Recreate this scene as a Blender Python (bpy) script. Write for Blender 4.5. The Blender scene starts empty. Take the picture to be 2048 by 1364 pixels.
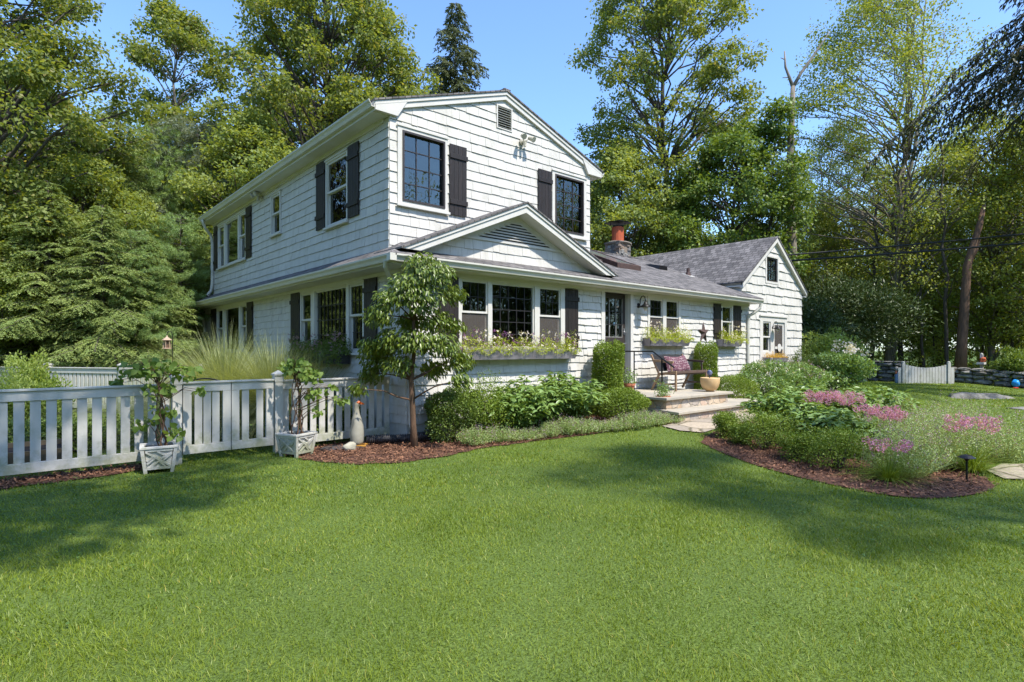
import bpy, bmesh, math, random
import numpy as np
from mathutils import Vector, Matrix
R=random.Random(7); NR=np.random.default_rng(11)
col=bpy.context.scene.collection
PI=math.pi
# ---------------------------------------------------------------- camera geometry (used to place things by bearing and distance)
CAM=(-4.766,-8.015,1.5); RX,RY=0.7524,-0.6587; FX,FY=0.6587,0.7524; FOC=1144.0
def sst(t): t=max(0.0,min(1.0,t)); return t*t*(3-2*t)
def gz(x,y): return 0.15*sst((x-1)/4)*sst((y+5)/3)
def at(px,d):
    r=(px-1024)/FOC*d
    return CAM[0]+r*RX+d*FX, CAM[1]+r*RY+d*FY
def onray(px,py,dz=0.0):
    d=10.0
    for i in range(30):
        x,y=at(px,d); d=FOC*(1.5-gz(x,y)-dz)/(py-698)
    return at(px,d)
# ---------------------------------------------------------------- materials
def newmat(name):
    m=bpy.data.materials.new(name); m.use_nodes=True
    nt=m.node_tree; nt.nodes.clear()
    return m,nt
def N(nt,t,**k):
    n=nt.nodes.new(t)
    for a,b in k.items():
        if a.startswith('i_'):
            n.inputs[a[2:].replace('_',' ')].default_value=b
        else: setattr(n,a,b)
    return n
def L(nt,a,b): nt.links.new(a,b)
def c4(c): return (c[0],c[1],c[2],1)
def pmat(name,c1,c2=None,rough=.6,scale=6,bump=0,bscale=40,spec=.4,stretch=(1,1,1),metal=0,island=0.0,dirt=None,dscale=1.2):
    m,nt=newmat(name); out=N(nt,'ShaderNodeOutputMaterial'); p=N(nt,'ShaderNodeBsdfPrincipled')
    p.inputs['Roughness'].default_value=rough; p.inputs['Specular IOR Level'].default_value=spec; p.inputs['Metallic'].default_value=metal
    tc=N(nt,'ShaderNodeTexCoord'); mp=N(nt,'ShaderNodeMapping'); mp.inputs['Scale'].default_value=stretch
    L(nt,tc.outputs['Object'],mp.inputs['Vector'])
    if c2 is None: c2=tuple(v*.85 for v in c1)
    no=N(nt,'ShaderNodeTexNoise'); no.inputs['Scale'].default_value=scale; no.inputs['Detail'].default_value=6; no.inputs['Roughness'].default_value=.6
    L(nt,mp.outputs[0],no.inputs['Vector'])
    cr=N(nt,'ShaderNodeMapRange'); cr.inputs['From Min'].default_value=.35; cr.inputs['From Max'].default_value=.65; L(nt,no.outputs['Fac'],cr.inputs['Value'])
    mx=N(nt,'ShaderNodeMix',data_type='RGBA'); mx.inputs[6].default_value=c4(c1); mx.inputs[7].default_value=c4(c2)
    L(nt,cr.outputs[0],mx.inputs[0]); colr=mx.outputs[2]
    if island>0:
        ge=N(nt,'ShaderNodeNewGeometry'); mr=N(nt,'ShaderNodeMapRange'); mr.inputs['To Min'].default_value=1-island; mr.inputs['To Max'].default_value=1+island
        L(nt,ge.outputs['Random Per Island'],mr.inputs['Value'])
        vm=N(nt,'ShaderNodeVectorMath',operation='SCALE'); L(nt,colr,vm.inputs[0]); L(nt,mr.outputs[0],vm.inputs['Scale']); colr=vm.outputs[0]
    if dirt:
        n2=N(nt,'ShaderNodeTexNoise'); n2.inputs['Scale'].default_value=dscale; n2.inputs['Detail'].default_value=8; n2.inputs['Roughness'].default_value=.7
        L(nt,tc.outputs['Object'],n2.inputs['Vector'])
        r2=N(nt,'ShaderNodeMapRange'); r2.inputs['From Min'].default_value=.52; r2.inputs['From Max'].default_value=.75; r2.inputs['To Max'].default_value=dirt[3]; L(nt,n2.outputs['Fac'],r2.inputs['Value'])
        m2=N(nt,'ShaderNodeMix',data_type='RGBA'); m2.inputs[7].default_value=c4(dirt); L(nt,colr,m2.inputs[6]); L(nt,r2.outputs[0],m2.inputs[0]); colr=m2.outputs[2]
    L(nt,colr,p.inputs['Base Color'])
    if bump:
        nb=N(nt,'ShaderNodeTexNoise'); nb.inputs['Scale'].default_value=bscale; nb.inputs['Detail'].default_value=5; L(nt,mp.outputs[0],nb.inputs['Vector'])
        b=N(nt,'ShaderNodeBump'); b.inputs['Strength'].default_value=bump; b.inputs['Distance'].default_value=.02; L(nt,nb.outputs['Fac'],b.inputs['Height']); L(nt,b.outputs[0],p.inputs['Normal'])
    L(nt,p.outputs[0],out.inputs[0]); return m
def leafmat(name,c1,c2,tr=.35,rough=.5,nscale=.6,c3=None,spec=.35,shin=1.0):
    m,nt=newmat(name); out=N(nt,'ShaderNodeOutputMaterial'); p=N(nt,'ShaderNodeBsdfPrincipled')
    p.inputs['Roughness'].default_value=rough; p.inputs['Specular IOR Level'].default_value=spec
    ge=N(nt,'ShaderNodeNewGeometry'); tc=N(nt,'ShaderNodeTexCoord')
    no=N(nt,'ShaderNodeTexNoise'); no.inputs['Scale'].default_value=nscale; no.inputs['Detail'].default_value=3; L(nt,tc.outputs['Object'],no.inputs['Vector'])
    ad=N(nt,'ShaderNodeMath',operation='MULTIPLY_ADD'); ad.inputs[1].default_value=.65; L(nt,ge.outputs['Random Per Island'],ad.inputs[0])
    mr=N(nt,'ShaderNodeMapRange'); mr.inputs['From Min'].default_value=.35; mr.inputs['From Max'].default_value=.65; mr.inputs['To Max'].default_value=.35 if name!='lawn_blades' else .6; no.inputs['Detail'].default_value=3 if name!='lawn_blades' else 7; L(nt,no.outputs['Fac'],mr.inputs['Value']); L(nt,mr.outputs[0],ad.inputs[2])
    mx=N(nt,'ShaderNodeMix',data_type='RGBA'); mx.inputs[6].default_value=c4(c1); mx.inputs[7].default_value=c4(c2); L(nt,ad.outputs[0],mx.inputs[0]); co=mx.outputs[2]
    if c3:
        g=N(nt,'ShaderNodeMath',operation='GREATER_THAN'); g.inputs[1].default_value=.955 if name!='lawn_blades' else .985; L(nt,ge.outputs['Random Per Island'],g.inputs[0])
        m3=N(nt,'ShaderNodeMix',data_type='RGBA'); m3.inputs[7].default_value=c4(c3); L(nt,co,m3.inputs[6]); L(nt,g.outputs[0],m3.inputs[0]); co=m3.outputs[2]
    L(nt,co,p.inputs['Base Color'])
    t=N(nt,'ShaderNodeBsdfTranslucent'); vm=N(nt,'ShaderNodeVectorMath',operation='MULTIPLY'); vm.inputs[1].default_value=(1.5,1.35,.5); L(nt,co,vm.inputs[0]); L(nt,vm.outputs[0],t.inputs['Color'])
    ms=N(nt,'ShaderNodeMixShader'); ms.inputs[0].default_value=tr; L(nt,p.outputs[0],ms.inputs[1]); L(nt,t.outputs[0],ms.inputs[2]); L(nt,ms.outputs[0],out.inputs[0])
    return m
def roofmat(name,along):   # along: 'x' rows run along x, slope rises along y ; 'y' the other way
    m,nt=newmat(name); out=N(nt,'ShaderNodeOutputMaterial'); p=N(nt,'ShaderNodeBsdfPrincipled'); p.inputs['Roughness'].default_value=.95; p.inputs['Specular IOR Level'].default_value=.15
    tc=N(nt,'ShaderNodeTexCoord'); sp=N(nt,'ShaderNodeSeparateXYZ'); cb=N(nt,'ShaderNodeCombineXYZ'); L(nt,tc.outputs['Object'],sp.inputs[0])
    a,b=('X','Y') if along=='x' else ('Y','X')
    L(nt,sp.outputs[a],cb.inputs[0]); mu=N(nt,'ShaderNodeMath',operation='MULTIPLY'); mu.inputs[1].default_value=1.09; L(nt,sp.outputs[b],mu.inputs[0]); L(nt,mu.outputs[0],cb.inputs[1])
    br=N(nt,'ShaderNodeTexBrick'); br.offset=.37; br.offset_frequency=2; br.inputs['Scale'].default_value=1; br.inputs['Brick Width'].default_value=.19; br.inputs['Row Height'].default_value=.135
    br.inputs['Mortar Size'].default_value=.012; br.inputs['Mortar Smooth'].default_value=.6; br.inputs['Bias'].default_value=-.1
    br.inputs['Color1'].default_value=(.105,.10,.10,1); br.inputs['Color2'].default_value=(.215,.20,.195,1); br.inputs['Mortar'].default_value=(.045,.042,.042,1)
    L(nt,cb.outputs[0],br.inputs['Vector'])
    no=N(nt,'ShaderNodeTexNoise'); no.inputs['Scale'].default_value=2; no.inputs['Detail'].default_value=8; L(nt,tc.outputs['Object'],no.inputs['Vector'])
    n2=N(nt,'ShaderNodeTexNoise'); n2.inputs['Scale'].default_value=120; n2.inputs['Detail'].default_value=2; L(nt,tc.outputs['Object'],n2.inputs['Vector'])
    ad=N(nt,'ShaderNodeMath',operation='ADD'); L(nt,no.outputs['Fac'],ad.inputs[0]); L(nt,n2.outputs['Fac'],ad.inputs[1])
    vm=N(nt,'ShaderNodeVectorMath',operation='SCALE'); L(nt,br.outputs['Color'],vm.inputs[0]); L(nt,ad.outputs[0],vm.inputs['Scale']); L(nt,vm.outputs[0],p.inputs['Base Color'])
    bp=N(nt,'ShaderNodeBump'); bp.inputs['Strength'].default_value=.9; bp.inputs['Distance'].default_value=.02; L(nt,br.outputs['Color'],bp.inputs['Height']); L(nt,bp.outputs[0],p.inputs['Normal'])
    L(nt,p.outputs[0],out.inputs[0]); return m
def glassmat(name,tint=(.02,.025,.02),ref=.06):
    m,nt=newmat(name); out=N(nt,'ShaderNodeOutputMaterial')
    g=N(nt,'ShaderNodeBsdfGlossy'); g.inputs['Roughness'].default_value=.015; g.inputs['Color'].default_value=(.9,.95,.92,1)
    no=N(nt,'ShaderNodeTexNoise'); no.inputs['Scale'].default_value=2.5; tc=N(nt,'ShaderNodeTexCoord'); L(nt,tc.outputs['Object'],no.inputs['Vector'])
    bp=N(nt,'ShaderNodeBump'); bp.inputs['Strength'].default_value=.06; bp.inputs['Distance'].default_value=.1; L(nt,no.outputs['Fac'],bp.inputs['Height']); L(nt,bp.outputs[0],g.inputs['Normal'])
    t=N(nt,'ShaderNodeBsdfTransparent'); t.inputs['Color'].default_value=(.45,.47,.43,1)
    fr=N(nt,'ShaderNodeFresnel'); fr.inputs['IOR'].default_value=1.5
    ad=N(nt,'ShaderNodeMath',operation='ADD'); ad.inputs[1].default_value=ref; ad.use_clamp=True; L(nt,fr.outputs[0],ad.inputs[0])
    ms=N(nt,'ShaderNodeMixShader'); L(nt,ad.outputs[0],ms.inputs[0]); L(nt,t.outputs[0],ms.inputs[1]); L(nt,g.outputs[0],ms.inputs[2]); L(nt,ms.outputs[0],out.inputs[0])
    return m
def screenmat(name):
    m,nt=newmat(name); out=N(nt,'ShaderNodeOutputMaterial'); d=N(nt,'ShaderNodeBsdfDiffuse'); d.inputs['Color'].default_value=(.13,.115,.105,1)
    t=N(nt,'ShaderNodeBsdfTransparent'); ms=N(nt,'ShaderNodeMixShader'); ms.inputs[0].default_value=.45; L(nt,t.outputs[0],ms.inputs[1]); L(nt,d.outputs[0],ms.inputs[2]); L(nt,ms.outputs[0],out.inputs[0]); return m
def lawnmat():
    m,nt=newmat('lawn_soil'); out=N(nt,'ShaderNodeOutputMaterial'); p=N(nt,'ShaderNodeBsdfPrincipled'); p.inputs['Roughness'].default_value=.9; p.inputs['Specular IOR Level'].default_value=.1
    tc=N(nt,'ShaderNodeTexCoord'); 
    n1=N(nt,'ShaderNodeTexNoise'); n1.inputs['Scale'].default_value=.5; n1.inputs['Detail'].default_value=6; L(nt,tc.outputs['Object'],n1.inputs['Vector'])
    n2=N(nt,'ShaderNodeTexNoise'); n2.inputs['Scale'].default_value=60; n2.inputs['Detail'].default_value=5; L(nt,tc.outputs['Object'],n2.inputs['Vector'])
    a=N(nt,'ShaderNodeMix',data_type='RGBA'); a.inputs[6].default_value=(.08,.12,.028,1); a.inputs[7].default_value=(.14,.20,.045,1); L(nt,n1.outputs['Fac'],a.inputs[0])
    r=N(nt,'ShaderNodeMapRange'); r.inputs['From Min'].default_value=.3; r.inputs['From Max'].default_value=.7; r.inputs['To Min'].default_value=.45; r.inputs['To Max'].default_value=1.3; L(nt,n2.outputs['Fac'],r.inputs['Value'])
    v=N(nt,'ShaderNodeVectorMath',operation='SCALE'); L(nt,a.outputs[2],v.inputs[0]); L(nt,r.outputs[0],v.inputs['Scale']); L(nt,v.outputs[0],p.inputs['Base Color'])
    b=N(nt,'ShaderNodeBump'); b.inputs['Strength'].default_value=.6; b.inputs['Distance'].default_value=.03; L(nt,n2.outputs['Fac'],b.inputs['Height']); L(nt,b.outputs[0],p.inputs['Normal'])
    L(nt,p.outputs[0],out.inputs[0]); return m
def stonemat(name,cs,scale=3.0,mort=(.3,.27,.22),mw=.06):
    m,nt=newmat(name); out=N(nt,'ShaderNodeOutputMaterial'); p=N(nt,'ShaderNodeBsdfPrincipled'); p.inputs['Roughness'].default_value=.9; p.inputs['Specular IOR Level'].default_value=.2
    tc=N(nt,'ShaderNodeTexCoord'); nd=N(nt,'ShaderNodeTexNoise'); nd.inputs['Scale'].default_value=4; L(nt,tc.outputs['Object'],nd.inputs['Vector'])
    vx=N(nt,'ShaderNodeVectorMath',operation='MULTIPLY_ADD'); vx.inputs[1].default_value=(.15,.15,.15); L(nt,nd.outputs['Color'],vx.inputs[0]); L(nt,tc.outputs['Object'],vx.inputs[2])
    v=N(nt,'ShaderNodeTexVoronoi'); v.inputs['Scale'].default_value=scale; L(nt,vx.outputs[0],v.inputs['Vector'])
    e=N(nt,'ShaderNodeTexVoronoi',feature='DISTANCE_TO_EDGE'); e.inputs['Scale'].default_value=scale; L(nt,vx.outputs[0],e.inputs['Vector'])
    cr=N(nt,'ShaderNodeValToRGB'); el=cr.color_ramp.elements
    sx=N(nt,'ShaderNodeSeparateXYZ'); L(nt,v.outputs['Color'],sx.inputs[0]); L(nt,sx.outputs[0],cr.inputs[0])
    for i,c in enumerate(cs):
        pos=i/(len(cs)-1)
        if i<2: el[i].position=pos; el[i].color=c4(c)
        else: q=el.new(pos); q.color=c4(c)
    el[1].position=1/(len(cs)-1) if len(cs)>2 else 1
    no=N(nt,'ShaderNodeTexNoise'); no.inputs['Scale'].default_value=25; no.inputs['Detail'].default_value=6; L(nt,tc.outputs['Object'],no.inputs['Vector'])
    mr=N(nt,'ShaderNodeMapRange'); mr.inputs['To Min'].default_value=.55; mr.inputs['To Max'].default_value=1.4; L(nt,no.outputs['Fac'],mr.inputs['Value'])
    sc=N(nt,'ShaderNodeVectorMath',operation='SCALE'); L(nt,cr.outputs[0],sc.inputs[0]); L(nt,mr.outputs[0],sc.inputs['Scale'])
    er=N(nt,'ShaderNodeMapRange'); er.inputs['From Max'].default_value=mw; L(nt,e.outputs['Distance'],er.inputs['Value'])
    mx=N(nt,'ShaderNodeMix',data_type='RGBA'); mx.inputs[6].default_value=c4(mort); L(nt,er.outputs[0],mx.inputs[0]); L(nt,sc.outputs[0],mx.inputs[7]); L(nt,mx.outputs[2],p.inputs['Base Color'])
    b=N(nt,'ShaderNodeBump'); b.inputs['Strength'].default_value=.8; b.inputs['Distance'].default_value=.02; L(nt,er.outputs[0],b.inputs['Height'])
    b2=N(nt,'ShaderNodeBump'); b2.inputs['Strength'].default_value=.5; b2.inputs['Distance'].default_value=.01; L(nt,no.outputs['Fac'],b2.inputs['Height']); L(nt,b.outputs[0],b2.inputs['Normal']); L(nt,b2.outputs[0],p.inputs['Normal'])
    L(nt,p.outputs[0],out.inputs[0]); return m
M={}
M['shingle']=pmat('white_painted_shingle',(.60,.58,.54),(.535,.515,.475),rough=.6,scale=7,stretch=(1,1,.12),bump=.25,bscale=55,island=.03,dirt=(.36,.35,.29,.6),dscale=2.3)
M['butt']=pmat('shaded_grimy_shingle_butt',(.22,.21,.185),rough=.9)  # dark undersides: shadow line below each course painted in, plus grime
M['white']=pmat('white_trim_paint',(.61,.59,.55),(.56,.54,.50),rough=.45,scale=3,bump=.05,dirt=(.5,.48,.42,.3))
M['gutter']=pmat('aluminium_gutter',(.61,.59,.53),(.55,.53,.47),rough=.4,scale=3,dirt=(.45,.44,.36,.4),dscale=2.5)
M['fence']=pmat('white_fence_paint',(.57,.555,.52),(.48,.465,.43),rough=.5,scale=5,stretch=(1,1,.2),bump=.08,bscale=30,island=.05,dirt=(.28,.30,.2,.6),dscale=2.2)
def algae(m,col_,zmax,amt):   # patchy green-brown stain low on painted timber
    nt=m.node_tree; p=[n for n in nt.nodes if n.type=='BSDF_PRINCIPLED'][0]; src=p.inputs['Base Color'].links[0].from_socket
    ge=N(nt,'ShaderNodeNewGeometry'); sp=N(nt,'ShaderNodeSeparateXYZ'); L(nt,ge.outputs['Position'],sp.inputs[0])
    z=N(nt,'ShaderNodeMapRange'); z.inputs['From Min'].default_value=zmax; z.inputs['From Max'].default_value=.05; z.inputs['To Min'].default_value=-.12; z.inputs['To Max'].default_value=.16; L(nt,sp.outputs[2],z.inputs['Value'])
    no=N(nt,'ShaderNodeTexNoise'); no.inputs['Scale'].default_value=6; no.inputs['Detail'].default_value=8; no.inputs['Roughness'].default_value=.7; L(nt,ge.outputs['Position'],no.inputs['Vector'])
    a=N(nt,'ShaderNodeMath',operation='ADD'); L(nt,z.outputs[0],a.inputs[0]); L(nt,no.outputs['Fac'],a.inputs[1])
    r=N(nt,'ShaderNodeMapRange'); r.inputs['From Min'].default_value=.52; r.inputs['From Max'].default_value=.72; r.inputs['To Max'].default_value=amt; L(nt,a.outputs[0],r.inputs['Value'])
    x=N(nt,'ShaderNodeMix',data_type='RGBA'); x.inputs[7].default_value=c4(col_); L(nt,src,x.inputs[6]); L(nt,r.outputs[0],x.inputs[0]); L(nt,x.outputs[2],p.inputs['Base Color'])
algae(M['fence'],(.22,.24,.11),.7,.65)
M['shutter']=pmat('dark_stained_shutter',(0.014,0.011,0.010),(0.025,0.018,0.016),rough=.55,scale=9,stretch=(3,3,.4),bump=.3,bscale=30,island=.2)
M['dark']=pmat('dark_bronze_frame',(.045,.037,.034),rough=.45)
M['black']=pmat('black_metal',(.012,.012,.013),rough=.4,metal=.2)
M['muntin']=pmat('black_window_grille',(.02,.018,.018),rough=.5)
M['gmuntin']=pmat('grey_window_grille',(.30,.29,.27),rough=.5)
M['glass']=glassmat('window_glass'); M['screen']=screenmat('insect_screen')
M['inner']=pmat('room_wall',(.22,.2,.16),rough=.9); M['curtain']=pmat('curtain_cloth',(.42,.41,.38),(.3,.29,.27),rough=.9,scale=8,stretch=(3,3,.05))
M['roofx']=roofmat('asphalt_shingles_front','x'); M['roofy']=roofmat('asphalt_shingles_wing','y')
M['sky_glass']=pmat('skylight_glazing',(.16,.17,.17),rough=.15,spec=.8)
M['stone']=stonemat('chimney_stone',[(.2,.17,.14),(.33,.22,.15),(.12,.12,.12),(.3,.29,.27)],scale=5)
M['riser']=stonemat('step_stone',[(.42,.30,.2),(.52,.42,.31),(.35,.31,.27),(.48,.33,.24),(.5,.48,.42)],scale=4.5,mort=(.4,.37,.31))
M['flag']=pmat('bluestone_slab',(.44,.385,.295),(.33,.30,.25),rough=.8,scale=2.5,bump=.2,bscale=18,dirt=(.5,.41,.28,.6),dscale=2.2)
M['path']=stonemat('flagstone_path',[(0.368,0.312,0.240),(0.304,0.257,0.203),(0.416,0.343,0.255)],scale=1.5,mort=(0.128,0.109,0.068),mw=.05)
M['clay']=pmat('red_flue_clay',(.45,.09,.03),(.36,.08,.03),rough=.7)
M['pot']=pmat('sand_glazed_pot',(.62,.43,.22),(.5,.31,.14),rough=.5,scale=3)
M['terra']=pmat('terracotta',(.45,.16,.08),(.36,.13,.07),rough=.8)
M['box']=pmat('grey_flower_box',(.19,.17,.185),(.26,.24,.26),rough=.6,scale=6)
M['box2']=pmat('dark_flower_box',(.03,.03,.035),(.05,.05,.055),rough=.6,scale=6)
M['soil']=pmat('potting_soil',(.03,.02,.015),rough=.95,bump=.5)
M['mulch']=pmat('bark_mulch',(0.144,0.063,0.037),(0.054,0.025,0.016),rough=.95,scale=25,bump=1.0,bscale=70,island=.0)
M['chip']=pmat('mulch_chips',(0.250,0.124,0.068),(0.112,0.051,0.030),rough=.9,scale=8,island=.55)
M['teak']=pmat('teak_wood',(.36,.24,.14),(.24,.15,.09),rough=.6,scale=10,stretch=(1,1,.3))
M['teakd']=pmat('brown_wood',(.12,.08,.06),(.08,.05,.04),rough=.6,scale=10)
M['cush']=pmat('dark_cushion',(.02,.02,.022),rough=.9)
M['star']=pmat('rusty_brown_metal',(.10,.06,.05),(.07,.045,.04),rough=.6,scale=12,metal=.3)
M['bark']=pmat('grey_bark',(.12,.10,.08),(.055,.045,.035),rough=.95,scale=6,stretch=(3,3,.5),bump=.9,bscale=14)
M['bark2']=pmat('pale_bark',(.27,.23,.18),(.13,.11,.085),rough=.95,scale=5,stretch=(3,3,.5),bump=.8,bscale=12)
M['barkr']=pmat('reddish_bark',(.19,.11,.07),(.09,.055,.04),rough=.95,scale=5,stretch=(3,3,.5),bump=.8,bscale=12)
M['barkd']=pmat('brown_sapling_bark',(.15,.085,.05),(.08,.05,.03),rough=.9,scale=12,stretch=(2,2,.5),bump=.4)
M['drystone']=pmat('field_stone',(.25,.24,.22),(.12,.115,.10),rough=.95,scale=7,bump=.8,bscale=18,island=.35)
M['rock']=pmat('grey_rock',(0.240,0.232,0.203),(0.112,0.104,0.090),rough=.95,scale=6,bump=.9,bscale=12)
M['goosew']=pmat('goose_white_glaze',(0.360,0.346,0.287),(0.274,0.266,0.217),rough=.35,scale=6)
M['orange']=pmat('orange_glaze',(.6,.13,.02),(.45,.09,.02),rough=.4)
M['amber']=pmat('amber_glaze',(.5,.25,.04),rough=.5)
M['blue']=pmat('blue_ceramic',(.03,.05,.16),(.2,.22,.3),rough=.25,scale=5)
M['cyan']=pmat('bright_blue_plastic',(.02,.3,.75),rough=.4)
M['red']=pmat('red_plastic',(.5,.04,.02),rough=.5)
M['steel']=pmat('steel_knob',(.5,.5,.5),rough=.3,metal=.8)
M['lampw']=pmat('lamp_glass',(.55,.52,.48),rough=.2)
M['beige']=pmat('beige_fixture',(.5,.47,.38),rough=.5)
M['copper']=pmat('feeder_copper',(.5,.36,.26),(.35,.24,.16),rough=.5)
M['cable']=pmat('black_cable',(.015,.015,.015),rough=.6)
M['wood']=pmat('raised_bed_timber',(.2,.15,.09),rough=.9,scale=8)
# foliage
M['maple']=leafmat('maple_leaves',(0.103,0.152,0.038),(0.278,0.318,0.072),tr=.48,c3=(0.335,0.309,0.120))
M['mapled']=leafmat('maple_leaves_deep',(0.081,0.146,0.030),(0.204,0.281,0.051))
M['mapleb']=leafmat('maple_leaves_bright',(0.152,0.220,0.056),(0.304,0.350,0.086),tr=.45)
M['airy']=leafmat('yellowgreen_leaves',(0.145,0.206,0.035),(0.334,0.365,0.072),tr=.4)
M['hem']=leafmat('hemlock_needles',(0.128,0.206,0.066),(0.383,0.453,0.144),tr=.2)
M['pine']=leafmat('white_pine_needles',(0.157,0.264,0.090),(0.382,0.506,0.198),tr=.2)
M['pineb']=leafmat('silver_pine_needles',(0.168,0.216,0.156),(0.312,0.360,0.264),tr=.2)
M['spruce']=leafmat('spruce_needles',(0.036,0.042,0.017),(0.082,0.084,0.036),tr=.12,c3=(0.130,0.082,0.043))
M['boxw']=leafmat('boxwood_leaves',(0.091,0.162,0.020),(0.264,0.345,0.040),tr=.25)
M['boxdk']=leafmat('dark_shrub_leaves',(0.058,0.111,0.020),(0.162,0.220,0.034),tr=.2)
M['peony']=leafmat('peony_leaves',(0.111,0.199,0.056),(0.292,0.412,0.112),tr=.25,rough=.38,spec=.5)
M['nep']=leafmat('catmint_leaves',(0.206,0.299,0.085),(0.413,0.499,0.206),tr=.25,c3=(0.303,0.162,0.121))
M['mauve']=leafmat('mauve_flowers',(.30,.20,.30),(.45,.30,.36),tr=.3)
M['pink']=leafmat('pink_flowers',(.42,.17,.33),(.66,.36,.52),tr=.35)
M['whitef']=leafmat('white_flowers',(.7,.62,.6),(.85,.8,.75),tr=.3)
M['purplef']=leafmat('purple_flowers',(.13,.04,.16),(.25,.10,.22),tr=.3)
M['lime']=leafmat('lime_flowers',(0.270,0.351,0.036),(0.513,0.567,0.084),tr=.4)
M['orangef']=leafmat('yellow_orange_leaves',(.5,.32,.03),(.65,.42,.08),tr=.35)
M['misc']=leafmat('ornamental_grass_blades',(0.238,0.288,0.128),(0.458,0.502,0.270),tr=.35)
M['miscd']=leafmat('green_grass_blades',(.07,.11,.035),(.17,.21,.08),tr=.3)
M['vine']=leafmat('vine_leaves',(0.100,0.175,0.034),(0.240,0.335,0.069),tr=.4)
M['sap']=leafmat('dogwood_leaves',(0.076,0.129,0.020),(0.216,0.278,0.038),tr=.25,rough=.35,spec=.55)
M['grass']=leafmat('lawn_blades',(0.115,0.188,0.013),(0.247,0.310,0.033),tr=.35,rough=.45,nscale=.9,c3=(0.402,0.350,0.066))
M['clover']=leafmat('clover_leaves',(0.064,0.130,0.025),(0.128,0.218,0.049),tr=.25)
M['under']=leafmat('understory_leaves',(0.177,0.257,0.076),(0.498,0.594,0.159),tr=.5)
M['rhodo']=leafmat('rhododendron_leaves',(0.032,0.057,0.015),(0.078,0.113,0.027),tr=.12,rough=.45)
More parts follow.
